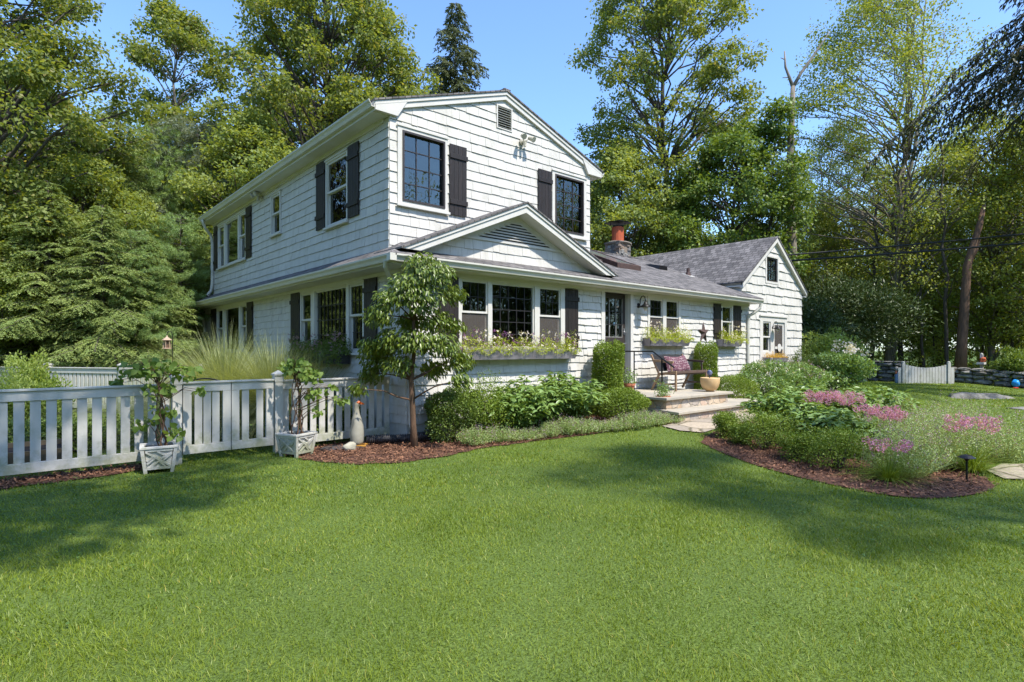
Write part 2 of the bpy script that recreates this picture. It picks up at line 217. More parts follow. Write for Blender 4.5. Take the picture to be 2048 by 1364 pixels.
# ---------------------------------------------------------------- object helpers
def tag(o,label=None,cat=None,group=None,kind=None):
    if label: o['label']=label
    if cat: o['category']=cat
    if group: o['group']=group
    if kind: o['kind']=kind
    return o
def thing(name,label,cat,loc=(0,0,0),rz=0,group=None):
    o=bpy.data.objects.new(name,None); col.objects.link(o); o.location=loc; o.rotation_euler=(0,0,rz); o.empty_display_size=.2
    return tag(o,label,cat,group)
def dup(root,loc,rz,label,group=None,s=1.0):
    r=root.copy(); col.objects.link(r); r.location=loc; r.rotation_euler=(0,0,rz); r.scale=(s,s,s) if not isinstance(s,tuple) else s
    r['label']=label
    if group: r['group']=group
    for ch in list(root.children):
        c=ch.copy(); col.objects.link(c); c.parent=r
        for g in list(ch.children):
            d=g.copy(); col.objects.link(d); d.parent=c
    return r
class MB:
    def __init__(s): s.v=[];s.f=[];s.m=[];s.T=None
    def add(s,vs,fs,m=0):
        b=len(s.v)
        if s.T: vs=[s.T(*p) for p in vs]
        s.v+= [tuple(p) for p in vs]
        for f in fs: s.f.append([b+i for i in f]); s.m.append(m)
        return s
    def box(s,x0,x1,y0,y1,z0,z1,m=0):
        return s.add([(x0,y0,z0),(x1,y0,z0),(x1,y1,z0),(x0,y1,z0),(x0,y0,z1),(x1,y0,z1),(x1,y1,z1),(x0,y1,z1)],
              [(0,3,2,1),(4,5,6,7),(0,1,5,4),(1,2,6,5),(2,3,7,6),(3,0,4,7)],m)
    def prism(s,pts,vec,m=0):
        n=len(pts); a=[tuple(p) for p in pts]; b=[(p[0]+vec[0],p[1]+vec[1],p[2]+vec[2]) for p in pts]
        return s.add(a+b,[list(range(n))[::-1],list(range(n,2*n))]+[(i,(i+1)%n,n+(i+1)%n,n+i) for i in range(n)],m)
    def poly(s,pts,m=0): return s.add(pts,[list(range(len(pts)))],m)
    def tube(s,pts,rad,n=8,m=0,cap=True):
        pts=[Vector(p) for p in pts]
        if not hasattr(rad,'__len__'): rad=[rad]*len(pts)
        up=Vector((0,0,1)); vs=[];prev=None
        for i,p in enumerate(pts):
            t=(pts[min(i+1,len(pts)-1)]-pts[max(i-1,0)])
            if t.length<1e-9: t=Vector((0,0,1))
            t.normalize()
            if prev is None:
                a=t.cross(up)
                if a.length<.05: a=t.cross(Vector((1,0,0)))
            else:
                a=prev-t*prev.dot(t)
                if a.length<1e-4: a=t.cross(up)
            a.normalize(); prev=a.copy(); b=t.cross(a)
            for k in range(n):
                w=2*PI*k/n; vs.append(p+(a*math.cos(w)+b*math.sin(w))*rad[i])
        fs=[]
        for i in range(len(pts)-1):
            for k in range(n):
                k2=(k+1)%n; fs.append((i*n+k,i*n+k2,(i+1)*n+k2,(i+1)*n+k))
        if cap: fs.append(list(range(n))[::-1]); fs.append([(len(pts)-1)*n+k for k in range(n)])
        return s.add(vs,fs,m)
    def lathe(s,prof,c=(0,0,0),n=20,m=0):
        vs=[];fs=[]
        for r,z in prof:
            for k in range(n):
                w=2*PI*k/n; vs.append((c[0]+r*math.cos(w),c[1]+r*math.sin(w),c[2]+z))
        for i in range(len(prof)-1):
            for k in range(n):
                k2=(k+1)%n; fs.append((i*n+k,i*n+k2,(i+1)*n+k2,(i+1)*n+k))
        fs.append(list(range(n))[::-1]); fs.append([(len(prof)-1)*n+k for k in range(n)])
        return s.add(vs,fs,m)
    def rock(s,c,r,seed,box=.6,m=0,n=9,amp=.12):
        rr=random.Random(seed); ph=[rr.uniform(0,6) for _ in range(6)]; vs=[];fs=[]
        for i in range(n+1):
            th=PI*i/n
            for k in range(2*n):
                w=PI*k/n; v=[math.sin(th)*math.cos(w),math.sin(th)*math.sin(w),math.cos(th)]
                mx=max(abs(q) for q in v); v=[q*(1-box)+q/mx*box*.85 for q in v]
                q=1+amp*(math.sin(3*v[0]+ph[0])*math.sin(2.5*v[1]+ph[1])+.6*math.sin(5*v[2]+ph[2]+3*v[0])+.4*math.sin(7*v[1]+ph[3]+4*v[0]))
                vs.append((c[0]+v[0]*r[0]*q,c[1]+v[1]*r[1]*q,c[2]+v[2]*r[2]*q))
        for i in range(n):
            for k in range(2*n):
                k2=(k+1)%(2*n); fs.append((i*2*n+k,(i+1)*2*n+k,(i+1)*2*n+k2,i*2*n+k2))
        return s.add(vs,fs,m)
    def build(s,name,mats,parent=None,smooth=False,bevel=0):
        me=bpy.data.meshes.new(name); me.from_pydata(s.v,[],s.f)
        if not isinstance(mats,(list,tuple)): mats=[mats]
        for q in mats: me.materials.append(q)
        me.polygons.foreach_set('material_index',s.m)
        bm=bmesh.new(); bm.from_mesh(me); bmesh.ops.recalc_face_normals(bm,faces=bm.faces); bm.to_mesh(me); bm.free()
        if smooth: me.polygons.foreach_set('use_smooth',[True]*len(me.polygons))
        me.update()
        o=bpy.data.objects.new(name,me); col.objects.link(o)
        if parent: o.parent=parent
        if bevel:
            b=o.modifiers.new('bevel','BEVEL'); b.width=bevel; b.segments=2; b.limit_method='ANGLE'; b.angle_limit=math.radians(40)
        return o
def nz(a): return a/np.maximum(np.linalg.norm(a,axis=-1,keepdims=True),1e-9)
class LB:   # bulk builder for leaves and blades
    def __init__(s): s.v=[];s.nv=0;s.loops=[];s.tot=[];s.mi=[]
    def _add(s,V,F,m):      # V (n,k,3)  F list of index tuples
        n,k,_=V.shape; base=s.nv+np.arange(n)*k
        s.v.append(V.reshape(-1,3)); s.nv+=n*k
        cols=[];
        for f in F:
            cols.append(base[:,None]+np.array(f)[None,:])
        # island-contiguous order not required
        for f,c in zip(F,cols):
            s.loops.append(c.reshape(-1)); s.tot.append(np.full(n,len(f))); s.mi.append(np.full(n,m))
    def leaves(s,P,D,Nn,Ln,W,m=0,droop=.0,mid=.45):
        n=len(P)
        if n==0: return s
        D=nz(D); S=nz(np.cross(D,Nn)); U=np.cross(S,D)
        Ln=np.broadcast_to(np.asarray(Ln,float),(n,))[:,None]; W=np.broadcast_to(np.asarray(W,float),(n,))[:,None]
        a=P; b=P+D*Ln*mid+S*W*.5; c=P+D*Ln-U*Ln*droop; d=P+D*Ln*mid-S*W*.5
        s._add(np.stack([a,b,c,d],1),[(0,1,2,3)],m); return s
    def broad(s,P,D,Nn,Ln,W,m=0,droop=.15,fold=.18,heart=0):
        n=len(P)
        if n==0: return s
        D=nz(D); S=nz(np.cross(D,Nn)); U=np.cross(S,D)
        Ln=np.broadcast_to(np.asarray(Ln,float),(n,))[:,None]; W=np.broadcast_to(np.asarray(W,float),(n,))[:,None]; cu=NR.uniform(.5,1.6,(n,1))*droop; fo=NR.uniform(.3,1.7,(n,1))*fold
        t1,w1,t2,w2=(.12,.46,.55,.40) if heart else (.28,.40,.62,.40)
        mid=P+D*Ln*.5-U*Ln*cu*.25; tip=P+D*Ln*.97-U*Ln*cu
        q=lambda t,w,sg: P+D*Ln*t+S*W*w*sg+U*W*fo-U*Ln*cu*t*t
        s._add(np.stack([P,q(t1,w1,1),q(t2,w2,1),tip,q(t2,w2,-1),q(t1,w1,-1),mid],1),[(0,1,2,6),(6,2,3),(0,6,4,5),(6,3,4)],m); return s
    def blades(s,P,D,bend,Ln,W,m=0,seg=2):
        n=len(P)
        if n==0: return s
        D=nz(D); H=np.array(bend); S=nz(np.cross(D,H)+1e-6); Ln=np.broadcast_to(np.asarray(Ln,float),(n,))[:,None]; W=np.broadcast_to(np.asarray(W,float),(n,))[:,None]
        ps=[]; 
        for i in range(seg+1):
            t=i/seg; c=P+D*Ln*t+H*Ln*(t*t); w=W*(1-t**1.5)*.5
            if i<seg: ps+= [c+S*w,c-S*w]
            else: ps.append(c)
        F=[(2*i,2*i+1,2*i+3,2*i+2) for i in range(seg-1)]+[(2*seg-2,2*seg-1,2*seg)]
        s._add(np.stack(ps,1),F,m); return s
    def build(s,name,mats,parent=None):
        me=bpy.data.meshes.new(name)
        if not isinstance(mats,(list,tuple)): mats=[mats]
        for q in mats: me.materials.append(q)
        V=np.concatenate(s.v); Lp=np.concatenate(s.loops); T=np.concatenate(s.tot); MI=np.concatenate(s.mi)
        me.vertices.add(len(V)); me.vertices.foreach_set('co',V.astype(np.float32).ravel())
        me.loops.add(len(Lp)); me.loops.foreach_set('vertex_index',Lp.astype(np.int32))
        me.polygons.add(len(T)); st=np.concatenate([[0],np.cumsum(T)[:-1]])
        me.polygons.foreach_set('loop_start',st.astype(np.int32)); me.polygons.foreach_set('loop_total',T.astype(np.int32)); me.polygons.foreach_set('material_index',MI.astype(np.int32))
        me.update(calc_edges=True); 
        o=bpy.data.objects.new(name,me); col.objects.link(o)
        if parent: o.parent=parent
        return o
def rnd(n,s=1.0): return NR.normal(size=(n,3))*s
def unit(n): return nz(NR.normal(size=(n,3)))
def inpoly(x,y,poly):
    x=np.asarray(x);y=np.asarray(y); ins=np.zeros(x.shape,bool); n=len(poly)
    for i in range(n):
        x1,y1=poly[i];x2,y2=poly[(i+1)%n]
        c=((y1>y)!=(y2>y))&(x<(x2-x1)*(y-y1)/((y2-y1) or 1e-9)+x1); ins^=c
    return ins
# ================================================================= GROUND
BED1=[(-1.85,-.05),(-1.72,-.62),(-1.4,-1.16),(-.93,-1.40),(-.31,-1.42),(.6,-1.25),(1.4,-1.3),(2.2,-1.5),(3.05,-1.75),(3.9,-2.05),(4.3,-2.15),(4.3,-.02),(-.02,-.02),(-.02,.62),(-1.85,.6)]
BED2=[(3.35,-3.25),(2.75,-4.0),(2.3,-4.8),(2.02,-5.6),(1.98,-6.2),(2.2,-6.5),(2.6,-6.7),(3.15,-6.8),(3.6,-6.68),(4.1,-6.44),(5.0,-6.5),(6.3,-6.6),(7.6,-6.0),(8.6,-5.0),(9.2,-3.9),(9.1,-3.0),(7.6,-2.75),(6.0,-2.8),(4.6,-2.95)]
BED3=[(-9,.1),(-5.2,.12),(-4.2,.18),(-3.5,.3),(-3.45,.7),(-9,.75)]
BED4=[(7.8,-2.0),(9.4,-1.6),(12,-1.2),(16,-1.3),(16.4,.2),(7.8,-.02)]
PATH=[(3.9,-2.15),(3.75,-2.6),(3.9,-2.95),(6,-2.78),(7.6,-2.72),(9.05,-2.95),(9.3,-2.4),(8.2,-2.0)]
PATH2=[(3.78,-6.80),(4.2,-6.58),(4.9,-6.62),(5.2,-6.95),(4.5,-7.2),(4.0,-7.1)]
def wob(poly,seed,amp=.05,sub=5):   # smooth wobbly outline
    rr=random.Random(seed); out=[]; n=len(poly)
    for i in range(n):
        p0,p1,p2,p3=poly[i-1],poly[i],poly[(i+1)%n],poly[(i+2)%n]
        L1=math.hypot(p2[0]-p1[0],p2[1]-p1[1])
        for k in range(sub):
            t=k/sub
            f=lambda a,b,c,d: .5*((2*b)+(-a+c)*t+(2*a-5*b+4*c-d)*t*t+(-a+3*b-3*c+d)*t**3)
            out.append((f(p0[0],p1[0],p2[0],p3[0])+rr.uniform(-amp,amp)*min(1,L1)*.5,f(p0[1],p1[1],p2[1],p3[1])+rr.uniform(-amp,amp)*min(1,L1)*.5))
    return out
def ragged(poly,k,seed):
    rr=random.Random(seed); out=[]
    for i,p in enumerate(poly):
        q=poly[(i+1)%len(poly)]; out.append(p)
        if i<k:
            n=max(1,int(math.hypot(q[0]-p[0],q[1]-p[1])/.12))
            for j in range(1,n): out.append((p[0]+(q[0]-p[0])*j/n+rr.uniform(-.035,.035),p[1]+(q[1]-p[1])*j/n+rr.uniform(-.035,.035)))
    return out
BED2=ragged(wob(BED2,3,.0,4),999,1)
BED1=ragged(BED1,10,2); BED3=ragged(BED3,4,3)
def gridsheet(name,x0,x1,y0,y1,n,m,mat,z=0.0,kind='structure'):
    xs=np.linspace(x0,x1,n);ys=np.linspace(y0,y1,m); mb=MB()
    mb.v=[(float(x),float(y),gz(x,y)+z) for y in ys for x in xs]
    mb.f=[[j*n+i,j*n+i+1,(j+1)*n+i+1,(j+1)*n+i] for j in range(m-1) for i in range(n-1)]; mb.m=[0]*len(mb.f)
    o=mb.build(name,mat); tag(o,kind=kind); return o
# one sheet: fine near the house, stretched far out
def ground():
    def ax(a,b,lo,hi,n):
        return list(np.linspace(lo,hi,n))
    xs=[-400,-120,-50]+list(np.linspace(-20,30,101))+[60,140,400]; ys=[-400,-120,-50]+list(np.linspace(-16,16,81))+[50,140,400]
    n=len(xs);m=len(ys); mb=MB(); mb.v=[(float(x),float(y),gz(x,y)) for y in ys for x in xs]
    mb.f=[[j*n+i,j*n+i+1,(j+1)*n+i+1,(j+1)*n+i] for j in range(m-1) for i in range(n-1)]; mb.m=[0]*len(mb.f)
    tag(mb.build('ground',lawnmat()),kind='structure')
ground()
def polysheet(mb,poly,dz,step=.25,m=0):
    # fan of small cells clipped by inclusion plus the outline polygon itself draped over the ground
    bm=bmesh.new(); vs=[bm.verts.new((x,y,0)) for x,y in poly]; f=bm.faces.new(vs)
    xs=[p[0] for p in poly]; ys=[p[1] for p in poly]
    for k in range(int(min(xs)/step)-1,int(max(xs)/step)+2):
        g=bm.verts[:]+bm.edges[:]+bm.faces[:]; bmesh.ops.bisect_plane(bm,geom=g,plane_co=(k*step,0,0),plane_no=(1,0,0))
    for k in range(int(min(ys)/step)-1,int(max(ys)/step)+2):
        g=bm.verts[:]+bm.edges[:]+bm.faces[:]; bmesh.ops.bisect_plane(bm,geom=g,plane_co=(0,k*step,0),plane_no=(0,1,0))
    bm.verts.index_update(); V=[(v.co.x,v.co.y,gz(v.co.x,v.co.y)+dz) for v in bm.verts]; F=[[v.index for v in f.verts] for f in bm.faces]
    bm.free(); mb.add(V,F,m)
def scatter(poly,n):
    xs=[p[0] for p in poly];ys=[p[1] for p in poly]; x=NR.uniform(min(xs),max(xs),n);y=NR.uniform(min(ys),max(ys),n); k=inpoly(x,y,poly); return x[k],y[k]
gzv=np.vectorize(gz)
def mulch(name,poly,nch):
    mb=MB(); polysheet(mb,poly,.012); o=mb.build(name,M['mulch']); tag(o,kind='structure')
    x,y=scatter(poly,nch); n=len(x); x=x+NR.normal(size=n)*.03; y=y+NR.normal(size=n)*.03; lb=LB()
    P=np.stack([x,y,gzv(x,y)+.016+NR.uniform(0,.02,n)],1); D=rnd(n); D[:,2]*=.35
    Nn=np.stack([NR.normal(size=n)*.5,NR.normal(size=n)*.5,np.ones(n)],1)
    lb.leaves(P,D,Nn,NR.uniform(.015,.08,n)**1.0,NR.uniform(.006,.022,n))
    c=lb.build(name+'_chips',M['chip']); tag(c,kind='stuff'); c.name='mulch_chips'; tag(c,'loose reddish bark chips strewn over the planting bed','mulch')
mulch('mulch_bed',BED1,26000); mulch('mulch_bed',BED2,30000); mulch('mulch_bed',BED3,9000); mulch('mulch_bed',BED4,5000)
mb=MB(); polysheet(mb,PATH,.02); polysheet(mb,PATH2,.02); tag(mb.build('path',M['path']),kind='structure')
# ---- grass
HOUSE=[(-.05,-.05),(16.2,-.05),(16.2,14),(-.05,14)]; STEPS=[(4.2,-2.3),(8.1,-2.3),(8.1,0),(4.2,0)]
def lawn():
    lb=LB(); fa=math.atan2(FY,FX)
    for r0,r1,dens,w,h0,h1 in ((1.9,3.6,8500,.0034,.022,.05),(3.6,6,5200,.0048,.022,.048),(6,10,2200,.0078,.024,.048),(10,16,800,.013,.026,.05),(16,30,200,.026,.03,.055)):
        A=math.radians(104)/2*(r1*r1-r0*r0); n=int(A*dens)
        r=np.sqrt(NR.uniform(r0*r0,r1*r1,n)); a=fa+NR.uniform(-math.radians(52),math.radians(52),n)
        x=CAM[0]+r*np.cos(a); y=CAM[1]+r*np.sin(a)
        k=np.ones(n,bool)
        for p in (BED1,BED2,BED3,BED4,PATH,PATH2,HOUSE,STEPS): k&=~inpoly(x,y,p)
        # patchy: thin and thick tufts
        pat=np.sin(x*2.1+1.3*np.sin(y*1.7))*np.sin(y*2.6+1.1*np.sin(x*1.3))
        k&=NR.uniform(size=n)<(.78+.22*pat)
        x=x[k];y=y[k];pat=pat[k];n=len(x)
        P=np.stack([x,y,gzv(x,y)-.003],1); D=np.stack([NR.normal(size=n)*.34,NR.normal(size=n)*.34,np.ones(n)],1)
        cl=np.stack([np.sin(x*9+y*4),np.cos(y*8-x*5),np.zeros(n)],1)*.16; D+=cl
        bend=np.stack([NR.normal(size=n)*.35,NR.normal(size=n)*.35,-np.abs(NR.normal(size=n))*.22],1)
        lb.blades(P,D,bend,NR.uniform(h0,h1,n)*(1+.25*pat),w*NR.uniform(.7,1.3,n),seg=2)
    for (cx,cy,sx,sy,n) in ((-2.6,-.6,1.6,.8,9000),(1.2,-4.6,1.3,1.7,9000),(-4.2,-1.5,1.2,1.0,4000),(12,-4,5,2,5000),(3.0,-7.6,1.5,.8,4000),(.5,-2.6,3.5,.9,4000)):
        n=n//2; x=cx+NR.normal(size=n)*sx; y=cy+NR.normal(size=n)*sy; k=np.sin(x*5+2*np.sin(y*4))*np.sin(y*6+x*2)>-.1
        for p in (BED1,BED2,BED3,BED4,PATH,PATH2,HOUSE,STEPS): k&=~inpoly(x,y,p)
        x=x[k];y=y[k];n=len(x); P=np.stack([x,y,gzv(x,y)+NR.uniform(.02,.042,n)],1); lb.broad(P,np.stack([NR.normal(size=n),NR.normal(size=n),NR.uniform(-.2,.3,n)],1),rnd(n,.3)+np.array([0,0,1]),NR.uniform(.014,.026,n),NR.uniform(.012,.022,n),m=1)
    o=lb.build('lawn_grass',[M['grass'],M['clover']]); tag(o,'mown green lawn grass in front of the white house','grass',kind='stuff')
lawn()
# ================================================================= HOUSE
house=thing('house','white shingled two storey house with black shutters and a low wing on the right','house')
TF=lambda yp: (lambda u,o,z:(u,yp-o,z))        # front planes: u=x, outwards = -y
TS=lambda xp: (lambda u,o,z:(xp-o,u,z))        # side planes : u=y, outwards = -x
def subrect(rects,h):
    out=[]
    for (a,b,c,d) in rects:
        ha,hb,hc,hd=h
        if hb<=a or ha>=b or hd<=c or hc>=d: out.append((a,b,c,d)); continue
        if ha>a: out.append((a,ha,c,d))
        if hb<b: out.append((hb,b,c,d))
        x0=max(a,ha);x1=min(b,hb)
        if hc>c: out.append((x0,x1,c,hc))
        if hd<d: out.append((x0,x1,hd,d))
    return [r for r in out if r[1]-r[0]>.004 and r[3]-r[2]>.004]
def cliphp(poly,a,b,c):   # keep a*u+b*z<=c
    out=[]
    for i in range(len(poly)):
        p=poly[i];q=poly[(i+1)%len(poly)]; fp=a*p[0]+b*p[1]-c; fq=a*q[0]+b*q[1]-c
        if fp<=0: out.append(p)
        if (fp<0<fq) or (fq<0<fp):
            t=fp/(fp-fq); out.append((p[0]+(q[0]-p[0])*t,p[1]+(q[1]-p[1])*t))
    return out
def shingles(mb,u0,u1,z0,z1,e,holes,hps=(),wr=(.1,.25),jit=.006,off=.019,seed=1,wav=.004):
    rr=random.Random(seed); nc=int(math.ceil((z1-z0)/e)); ph=rr.uniform(0,6)
    for c in range(nc):
        zb=z0+c*e; zt=min(zb+e+.01,z1); u=u0
        while u<u1-.002:
            w=rr.uniform(*wr); ue=min(u+w,u1)
            if u1-ue<.04: ue=u1
            j=rr.uniform(-jit,jit)+wav*math.sin(u*1.7+c*1.3+ph); o=off*rr.uniform(.8,1.25)
            g=rr.uniform(.0008,.0026)
            for (a,b,cc,d) in ( [(u+g,ue-g,zb+j,zt)] ):
                rs=[(a,b,cc,d)]
                for h in holes: rs=subrect(rs,h)
                for r in rs:
                    po=[(r[0],r[2]),(r[1],r[2]),(r[1],r[3]),(r[0],r[3])]
                    for hp in hps:
                        po=cliphp(po,*hp)
                        if len(po)<3: break
                    if len(po)<3: continue
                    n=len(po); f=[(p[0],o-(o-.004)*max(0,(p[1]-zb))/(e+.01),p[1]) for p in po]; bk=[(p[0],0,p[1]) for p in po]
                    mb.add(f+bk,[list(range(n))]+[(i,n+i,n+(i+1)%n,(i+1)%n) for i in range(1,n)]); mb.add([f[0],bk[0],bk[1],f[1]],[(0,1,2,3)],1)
            u=ue
def backing(mb,u0,u1,z0,z1,holes,hps=(),th=.1):
    rs=[(u0,u1,z0,z1)]
    for h in holes: rs=subrect(rs,h)
    for r in rs:
        po=[(r[0],r[2]),(r[1],r[2]),(r[1],r[3]),(r[0],r[3])]
        for hp in hps:
            po=cliphp(po,*hp)
            if len(po)<3: break
        if len(po)<3: continue
        n=len(po); f=[(p[0],0,p[1]) for p in po]; b=[(p[0],-th,p[1]) for p in po]
        mb.add(f+b,[list(range(n)),list(range(n,2*n))[::-1]]+[(i,(i+1)%n,n+(i+1)%n,n+i) for i in range(n)])
# ---- openings (u0,u1,z0,z1) incl. casing
FRONT=[(1.0,3.64,1.44,2.74),(4.78,5.90,.30,2.80),(6.45,7.83,1.62,2.76),(9.80,10.45,1.62,2.73)]
GAB=[(.14,1.16,3.93,5.29),(3.84,4.92,3.93,5.29),(2.32,2.72,5.80,6.26)]
SIDEU=[(2.06,3.05,3.88,5.24),(5.60,6.28,4.20,5.22),(8.24,10.98,3.90,5.24)]
SIDEL=[(1.40,4.38,1.40,2.74),(8.15,11.12,1.40,2.76)]
WING=[(12.60,14.5,.62,2.52),(12.98,13.90,3.57,4.46)]
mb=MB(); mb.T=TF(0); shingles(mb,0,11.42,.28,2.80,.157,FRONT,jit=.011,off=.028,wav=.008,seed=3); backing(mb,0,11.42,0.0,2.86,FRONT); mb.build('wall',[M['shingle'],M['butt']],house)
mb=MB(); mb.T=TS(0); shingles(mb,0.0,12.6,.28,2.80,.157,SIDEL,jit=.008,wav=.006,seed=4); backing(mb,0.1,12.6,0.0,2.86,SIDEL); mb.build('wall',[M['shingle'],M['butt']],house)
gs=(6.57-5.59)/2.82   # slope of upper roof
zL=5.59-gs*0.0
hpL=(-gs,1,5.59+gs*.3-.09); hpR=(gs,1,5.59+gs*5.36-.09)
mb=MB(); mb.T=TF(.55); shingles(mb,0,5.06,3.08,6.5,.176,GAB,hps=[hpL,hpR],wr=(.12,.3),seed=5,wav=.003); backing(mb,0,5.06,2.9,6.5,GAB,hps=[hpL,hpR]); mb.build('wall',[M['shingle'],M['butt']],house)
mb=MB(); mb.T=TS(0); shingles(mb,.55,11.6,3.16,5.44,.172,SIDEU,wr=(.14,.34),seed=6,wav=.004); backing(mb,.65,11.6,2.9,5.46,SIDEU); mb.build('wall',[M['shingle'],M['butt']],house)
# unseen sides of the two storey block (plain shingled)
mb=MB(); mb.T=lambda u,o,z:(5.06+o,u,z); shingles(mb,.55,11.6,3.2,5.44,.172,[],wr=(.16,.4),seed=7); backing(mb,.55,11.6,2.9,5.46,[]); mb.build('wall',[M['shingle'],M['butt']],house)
mb=MB(); mb.box(0,5.06,11.5,11.6,0,5.46); mb.prism([(0,11.5,5.46),(5.06,11.5,5.46),(2.53,11.5,6.45)],(0,.1,0)); mb.box(0,11.4,12.5,12.6,0,2.8); mb.box(11.3,11.4,.3,12.6,0,3.0); mb.build('rear_wall',M['shingle'],house)
# interior
mb=MB(); mb.box(.12,11.3,.14,12.4,.62,.72); mb.box(.12,11.25,.14,12.4,2.84,2.9); mb.box(.14,4.95,.7,11.4,5.40,5.44); mb.box(.2,4.9,3.9,4.0,.74,2.82); mb.box(4.3,4.4,.2,3.9,.74,2.82); mb.box(6.1,6.2,.2,4,.74,2.82); mb.box(6.2,11.2,2.9,3.0,.74,2.82); mb.box(.3,4.9,3.4,3.5,2.92,5.38); mb.box(2.6,2.7,3.5,11.3,2.92,5.38); mb.box(2.7,2.8,4.1,12.2,.74,2.82)
mb.build('interior_wall',M['inner'],house)
def window(T,u0,u1,z0,z1,units,sill=True,curtain=None,proud=.04,label=None,name='window'):
    mb=MB(); mb.T=T; rs=[(u0,u1,z0,z1)]
    for q in units: rs=subrect(rs,(q['u'][0],q['u'][1],q['z'][0],q['z'][1]))
    for r in rs: mb.box(r[0],r[1],-.03,proud,r[2],r[3])
    w=mb.build(name,M['white'],house,bevel=.003)
    if label: w['label']=label
    if sill:
        s=MB(); s.T=T; s.box(u0-.03,u1+.03,proud+.001,proud+.045,z0-.012,z0+.03); s.build('sill',M['white'],w,bevel=.004)
        s=MB(); s.T=T; s.box(u0-.02,u1+.02,proud+.001,proud+.018,z1-.01,z1+.02); s.build('head_trim',M['white'],w)
    for q in units:
        a,b=q['u'];c,d=q['z']; fw=q.get('fw',.035); fm=q.get('fm','white'); kind=q.get('k','fix'); gm=M[q.get('gm','muntin')]
        f=MB(); f.T=T
        def ring(a,b,c,d,o0,o1,w_):
            f.box(a,a+w_,o0,o1,c,d); f.box(b-w_,b,o0,o1,c,d); f.box(a+w_,b-w_,o0,o1,c,c+w_); f.box(a+w_,b-w_,o0,o1,d-w_,d)
        g=MB(); g.T=T; p=MB(); p.T=T
        def grid(a,b,c,d,o,cols,rows,t=.011):
            for i in range(1,cols): x=a+(b-a)*i/cols; g.box(x-t/2,x+t/2,o,o+.012,c,d)
            for i in range(1,rows): z=c+(d-c)*i/rows; g.box(a,b,o+.0015,o+.0105,z-t/2,z+t/2)
        if kind=='dh':
            mz=q.get('mz',(c+d)/2)
            ring(a,b,mz-.018,d,-.02,.018,fw); ring(a,b,c,mz+.018-.004,-.045,-.022,fw)
            f.box(a,b,-.018,.022,mz-.02,mz+.016)
            p.box(a+fw,b-fw,-.008,-.004,mz+.02,d-fw); p.box(a+fw,b-fw,-.036,-.032,c+fw,mz-.02)
            if q.get('cols'): grid(a+fw,b-fw,mz+.018,d-fw,-.003,q['cols'],q['rows']); grid(a+fw,b-fw,c+fw,mz-.018,-.031,q['cols'],q['rows'])
            if q.get('scr'):
                sc=MB(); sc.T=T; sc.box(a+.012,b-.012,.0,.002,c+.01,mz-.02); sc.build('insect_screen',M['screen'],w)
        else:
            ring(a,b,c,d,-.04,q.get('fo',.012),fw); p.box(a+fw,b-fw,-.022,-.018,c+fw,d-fw)
            if q.get('cols'): grid(a+fw,b-fw,c+fw,d-fw,-.016,q['cols'],q['rows'],q.get('t',.014))
        f.build('sash',M[fm],w); p.build('pane',M['glass'],w)
        if g.v: g.build('muntins',gm,w)
    if curtain:
        for (a,b,c,d,o) in curtain:
            cu=MB(); cu.T=T
            n=max(4,int((b-a)/.035))
            for i in range(n): 
                x=a+(b-a)*i/n; x2=a+(b-a)*(i+1)/n; k=.015 if i%2 else 0
                cu.poly([(x,-o-k,c),(x2,-o-.015+k,c),(x2,-o-.015+k,d),(x,-o-k,d)])
            cu.build('curtain',M['curtain'],w)
    return w
T0=TF(0)
window(T0,1.0,3.64,1.44,2.74,[dict(u=(1.07,1.65),z=(1.52,2.70),k='dh',mz=2.15,cols=3,rows=2,fw=.03,scr=1,gm='muntin'),
  dict(u=(1.74,2.80),z=(1.52,2.70),cols=5,rows=5,fw=.03,fm='white',t=.016),
  dict(u=(2.93,3.52),z=(1.52,2.70),k='dh',mz=2.15,cols=3,rows=2,fw=.03,scr=1)],curtain=[(2.5,2.75,1.5,2.7,.5),(1.1,1.25,1.5,2.7,.4)])
window(T0,6.45,7.83,1.62,2.76,[dict(u=(6.53,7.06),z=(1.70,2.69),k='dh',mz=2.27,cols=3,rows=2,fw=.035,scr=1),dict(u=(7.20,7.74),z=(1.70,2.69),k='dh',mz=2.27,cols=3,rows=2,fw=.035,scr=1)])
window(T0,9.80,10.45,1.62,2.73,[dict(u=(9.87,10.38),z=(1.70,2.68),k='dh',mz=2.26,fw=.035)])
TG=TF(.55)
gk=dict(cols=3,rows=4,fw=.035,fm='dark',fo=.05,gm='dark',t=.013)
window(TG,.14,1.16,3.93,5.29,[dict(u=(.23,1.10),z=(4.02,5.22),**gk)],curtain=[(.3,1.05,4.0,5.15,.9)],proud=.035)
window(TG,3.84,4.92,3.93,5.29,[dict(u=(3.92,4.82),z=(4.02,5.22),**gk)],curtain=[(4.55,4.8,4.0,5.2,.12)],proud=.035)
TSd=TS(0)
window(TSd,2.06,3.05,3.88,5.24,[dict(u=(2.11,3.0),z=(3.95,5.19),k='dh',mz=4.6,fw=.04)],curtain=[(2.1,2.5,3.9,5.2,.15)])
window(TSd,5.60,6.28,4.20,5.22,[dict(u=(5.66,6.22),z=(4.27,5.17),k='dh',mz=4.74,fw=.04)])
window(TSd,8.24,10.98,3.90,5.24,[dict(u=(8.29,8.82),z=(3.97,5.19),k='dh',mz=4.6,fw=.04),dict(u=(8.95,10.18),z=(3.97,5.19),fw=.03),dict(u=(10.33,10.92),z=(3.97,5.19),k='dh',mz=4.6,fw=.04)],curtain=[(9.0,10.0,3.9,5.2,.2)])
